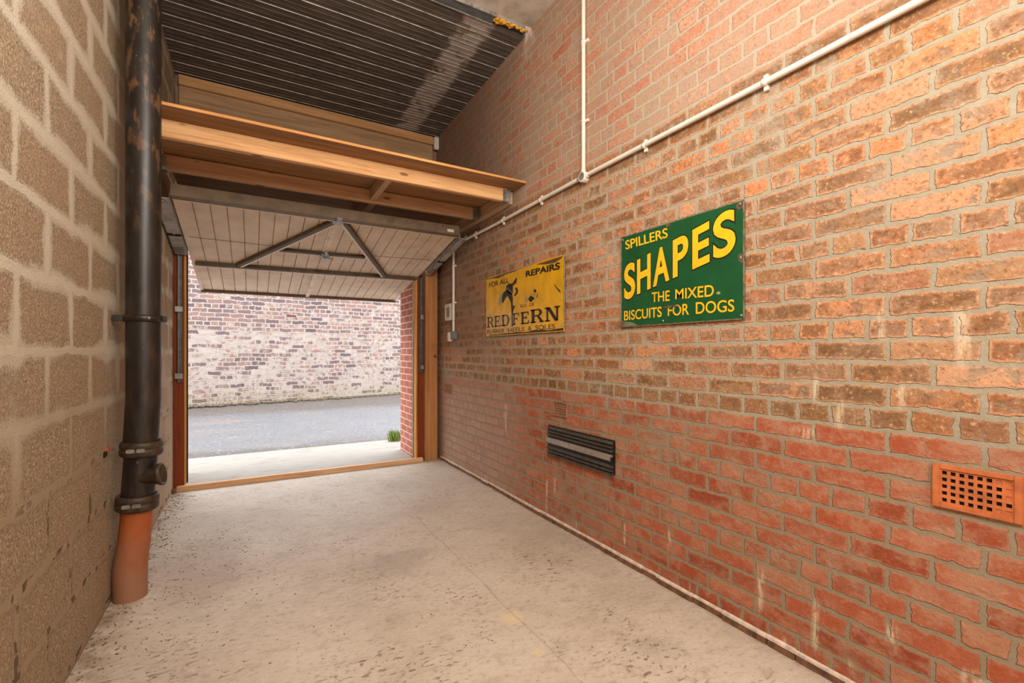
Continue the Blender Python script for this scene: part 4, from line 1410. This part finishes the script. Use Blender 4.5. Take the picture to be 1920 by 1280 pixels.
# rusted lower edge, tear and rolled right-hand edge
b = MB()
pl = [(0.05, 0.012)]
rr = random.Random(4)
for i in range(24):
    a = 0.05 + 0.94 * i / 23
    pl.append((a, 0.022 + (0.026 if a > 0.4 else 0.010) * rr.uniform(0.2, 1.0)))
pl.append((0.99, 0.012))
blot(t, 'rusted_edge', plain('black_rust', (62, 52, 36), 0.8, var=0.3, scale=50), [ypoly(pl)], 0.0014)
blot(t, 'tear', M['dark'], [E([(1130, 430), (1160, 480), (1215, 530), (1222, 570), (1180, 520), (1140, 470)])], 0.0008)
for p in ([(0.005, 0.985), (0.12, 0.975), (0.2, 0.95), (0.3, 0.975), (0.46, 0.98), (0.46, 0.992), (0.2, 0.995), (0.005, 0.995)],
          [(0.70, 0.985), (0.80, 0.95), (0.90, 0.93), (0.97, 0.96), (0.985, 0.99)]):
    blot(t, 'rust_chip', M['k_worn'], [ypoly(p)], 0.0005)
b = MB()
b.tube([(SX + 0.001, y0 - 0.002, yz0 + 0.02), (SX - 0.002, y0 - 0.004, 1.5), (SX - 0.001, y0 - 0.003, 1.7), (SX + 0.001, y0 - 0.001, yz1 - 0.004)], 0.004, 10)
b.build('rolled_edge', M['rim'], t)
for u, v in ((0.36, 0.045), (0.80, 0.05), (0.10, 0.93), (0.05, 0.03)):
    yy, zz = ypx(u, v)
    b = MB(); b.lathe((SX - 0.001, yy, zz), (-1, 0, 0), [(0, 0.008), (0.003, 0.007), (0.004, 0.0)], 12); b.build('nail', M['galv'], t)

# ================================================================== vents
# black slatted vent with its grey strip
t = thing('wall_vent', (XR - 0.01, 2.29, 0.466), 'black slatted wall vent with a plain grey strip across its middle', 'vent')
v0, v1, vz0, vz1 = 1.954, 2.628, 0.470, 0.669
b = MB(); b.box(XR - 0.010, XR - 0.001, v0, v1, vz0, vz1, 0.004); b.build('frame', M['vent'], t)
for k in range(9):
    zz = vz1 - 0.010 - k * 0.0225
    if 0.545 < zz < 0.592:
        continue
    b = MB()
    b.prism([(-0.010, zz), (-0.024, zz - 0.012), (-0.022, zz - 0.015), (-0.010, zz - 0.006)], lambda a, c, d: (XR + a, v0 + 0.008 + d, c), v1 - v0 - 0.016)
    b.build('slat', M['slat'], t)
b = MB(); b.box(XR - 0.026, XR - 0.008, v0 + 0.014, v1 + 0.002, 0.548, 0.585, 0.003); b.build('strip', M['alu'], t)['label'] = 'plain grey strip'
b = MB(); b.box(XR - 0.030, XR - 0.010, v0 + 0.004, v0 + 0.016, 0.552, 0.572, 0.002); b.build('knob', M['vent'], t)


def airbrick(yc0, yc1, z0, z1, nx, nz, fr, frame, mat, label, blocked=()):
    t = thing('airbrick', (XR, (yc0 + yc1) / 2, z0), label, 'airbrick', 'airbricks in the brick wall')
    d = 0.010
    b = MB()
    # outer rim
    b.box(XR - d, XR + 0.005, yc0, yc0 + fr, z0, z1, 0.002)
    b.box(XR - d, XR + 0.005, yc1 - fr, yc1, z0, z1, 0.002)
    b.box(XR - d, XR + 0.005, yc0 + fr, yc1 - fr, z0, z0 + fr * 0.8, 0.002)
    b.box(XR - d, XR + 0.005, yc0 + fr, yc1 - fr, z1 - fr * 0.8, z1, 0.002)
    b.build('rim', M[frame], t)
    # lattice of bars, set back
    a0, a1, c0, c1 = yc0 + fr, yc1 - fr, z0 + fr * 0.8, z1 - fr * 0.8
    cw, ch = (a1 - a0) / nx, (c1 - c0) / nz
    b = MB()
    for i in range(nx + 1):
        q = a0 + i * cw
        b.box(XR - 0.006, XR - 0.001, max(a0, q - cw * 0.20), min(a1, q + cw * 0.20), c0, c1)
    for j in range(nz + 1):
        q = c0 + j * ch
        b.box(XR - 0.0062, XR - 0.001, a0, a1, max(c0, q - ch * 0.22), min(c1, q + ch * 0.22))
    for i, j in blocked:
        b.box(XR - 0.0045, XR - 0.001, a0 + i * cw, a0 + (i + 1) * cw, c0 + j * ch, c0 + (j + 1) * ch)
    b.build('grille', M[mat], t)
    b = MB(); b.box(XR - 0.001, XR - 0.0003, a0, a1, c0, c1); b.build('void', M['dark'], t)['label'] = 'dark holes'


airbrick(0.372, 0.561, 0.708, 0.838, 8, 5, 0.018, 'terra', 'terra', 'clean orange terracotta airbrick low on the brick wall nearest the camera', ((0, 0), (1, 0), (0, 2), (0, 3), (0, 4), (1, 4)))
airbrick(2.412, 2.570, 0.740, 0.842, 6, 5, 0.012, 'terra_grey', 'terra_grey', 'cement-smeared airbrick just above the black slatted vent')
airbrick(4.40, 4.59, 0.734, 0.838, 6, 5, 0.016, 'terra_grey', 'terra_grey', 'small dull airbrick close to the right door post')

# ================================================================== loose dirt
b = MB()
rd = random.Random(17)
for i in range(1300):
    k = rd.random()
    if k < 0.45:                         # along the foot of the block wall
        x = XL + abs(rd.gauss(0.0, 0.07)) + 0.005
        y = rd.uniform(0.9, 4.6)
    elif k < 0.75:                       # a drift beside the pipe
        x = -0.25 + rd.gauss(0, 0.22)
        y = 2.9 + rd.gauss(0, 0.55)
    else:
        x = rd.uniform(-0.4, 1.6)
        y = rd.uniform(0.8, 4.4)
    if x < XL + 0.005 or x > XR - 0.04:
        continue
    if (x + 0.507) ** 2 + (y - 2.8) ** 2 < 0.075 ** 2:
        continue
    r = rd.uniform(0.001, 0.0035) * (1.5 if k < 0.45 else 1.0)
    m4 = Matrix.Translation((x, y, r * 0.35)) @ Matrix.Rotation(rd.uniform(0, PI), 4, 'Z') @ Matrix.Diagonal((r * rd.uniform(1, 2.0), r, r * 0.6, 1))
    bmesh.ops.create_icosphere(b.bm, subdivisions=1, radius=1.0, matrix=m4)
tag(b.build('grit', M['grit'], origin=(0, 0, 0)), 'brown crumbs of grit scattered over the concrete floor, thickest by the block wall', 'grit', kind='stuff')
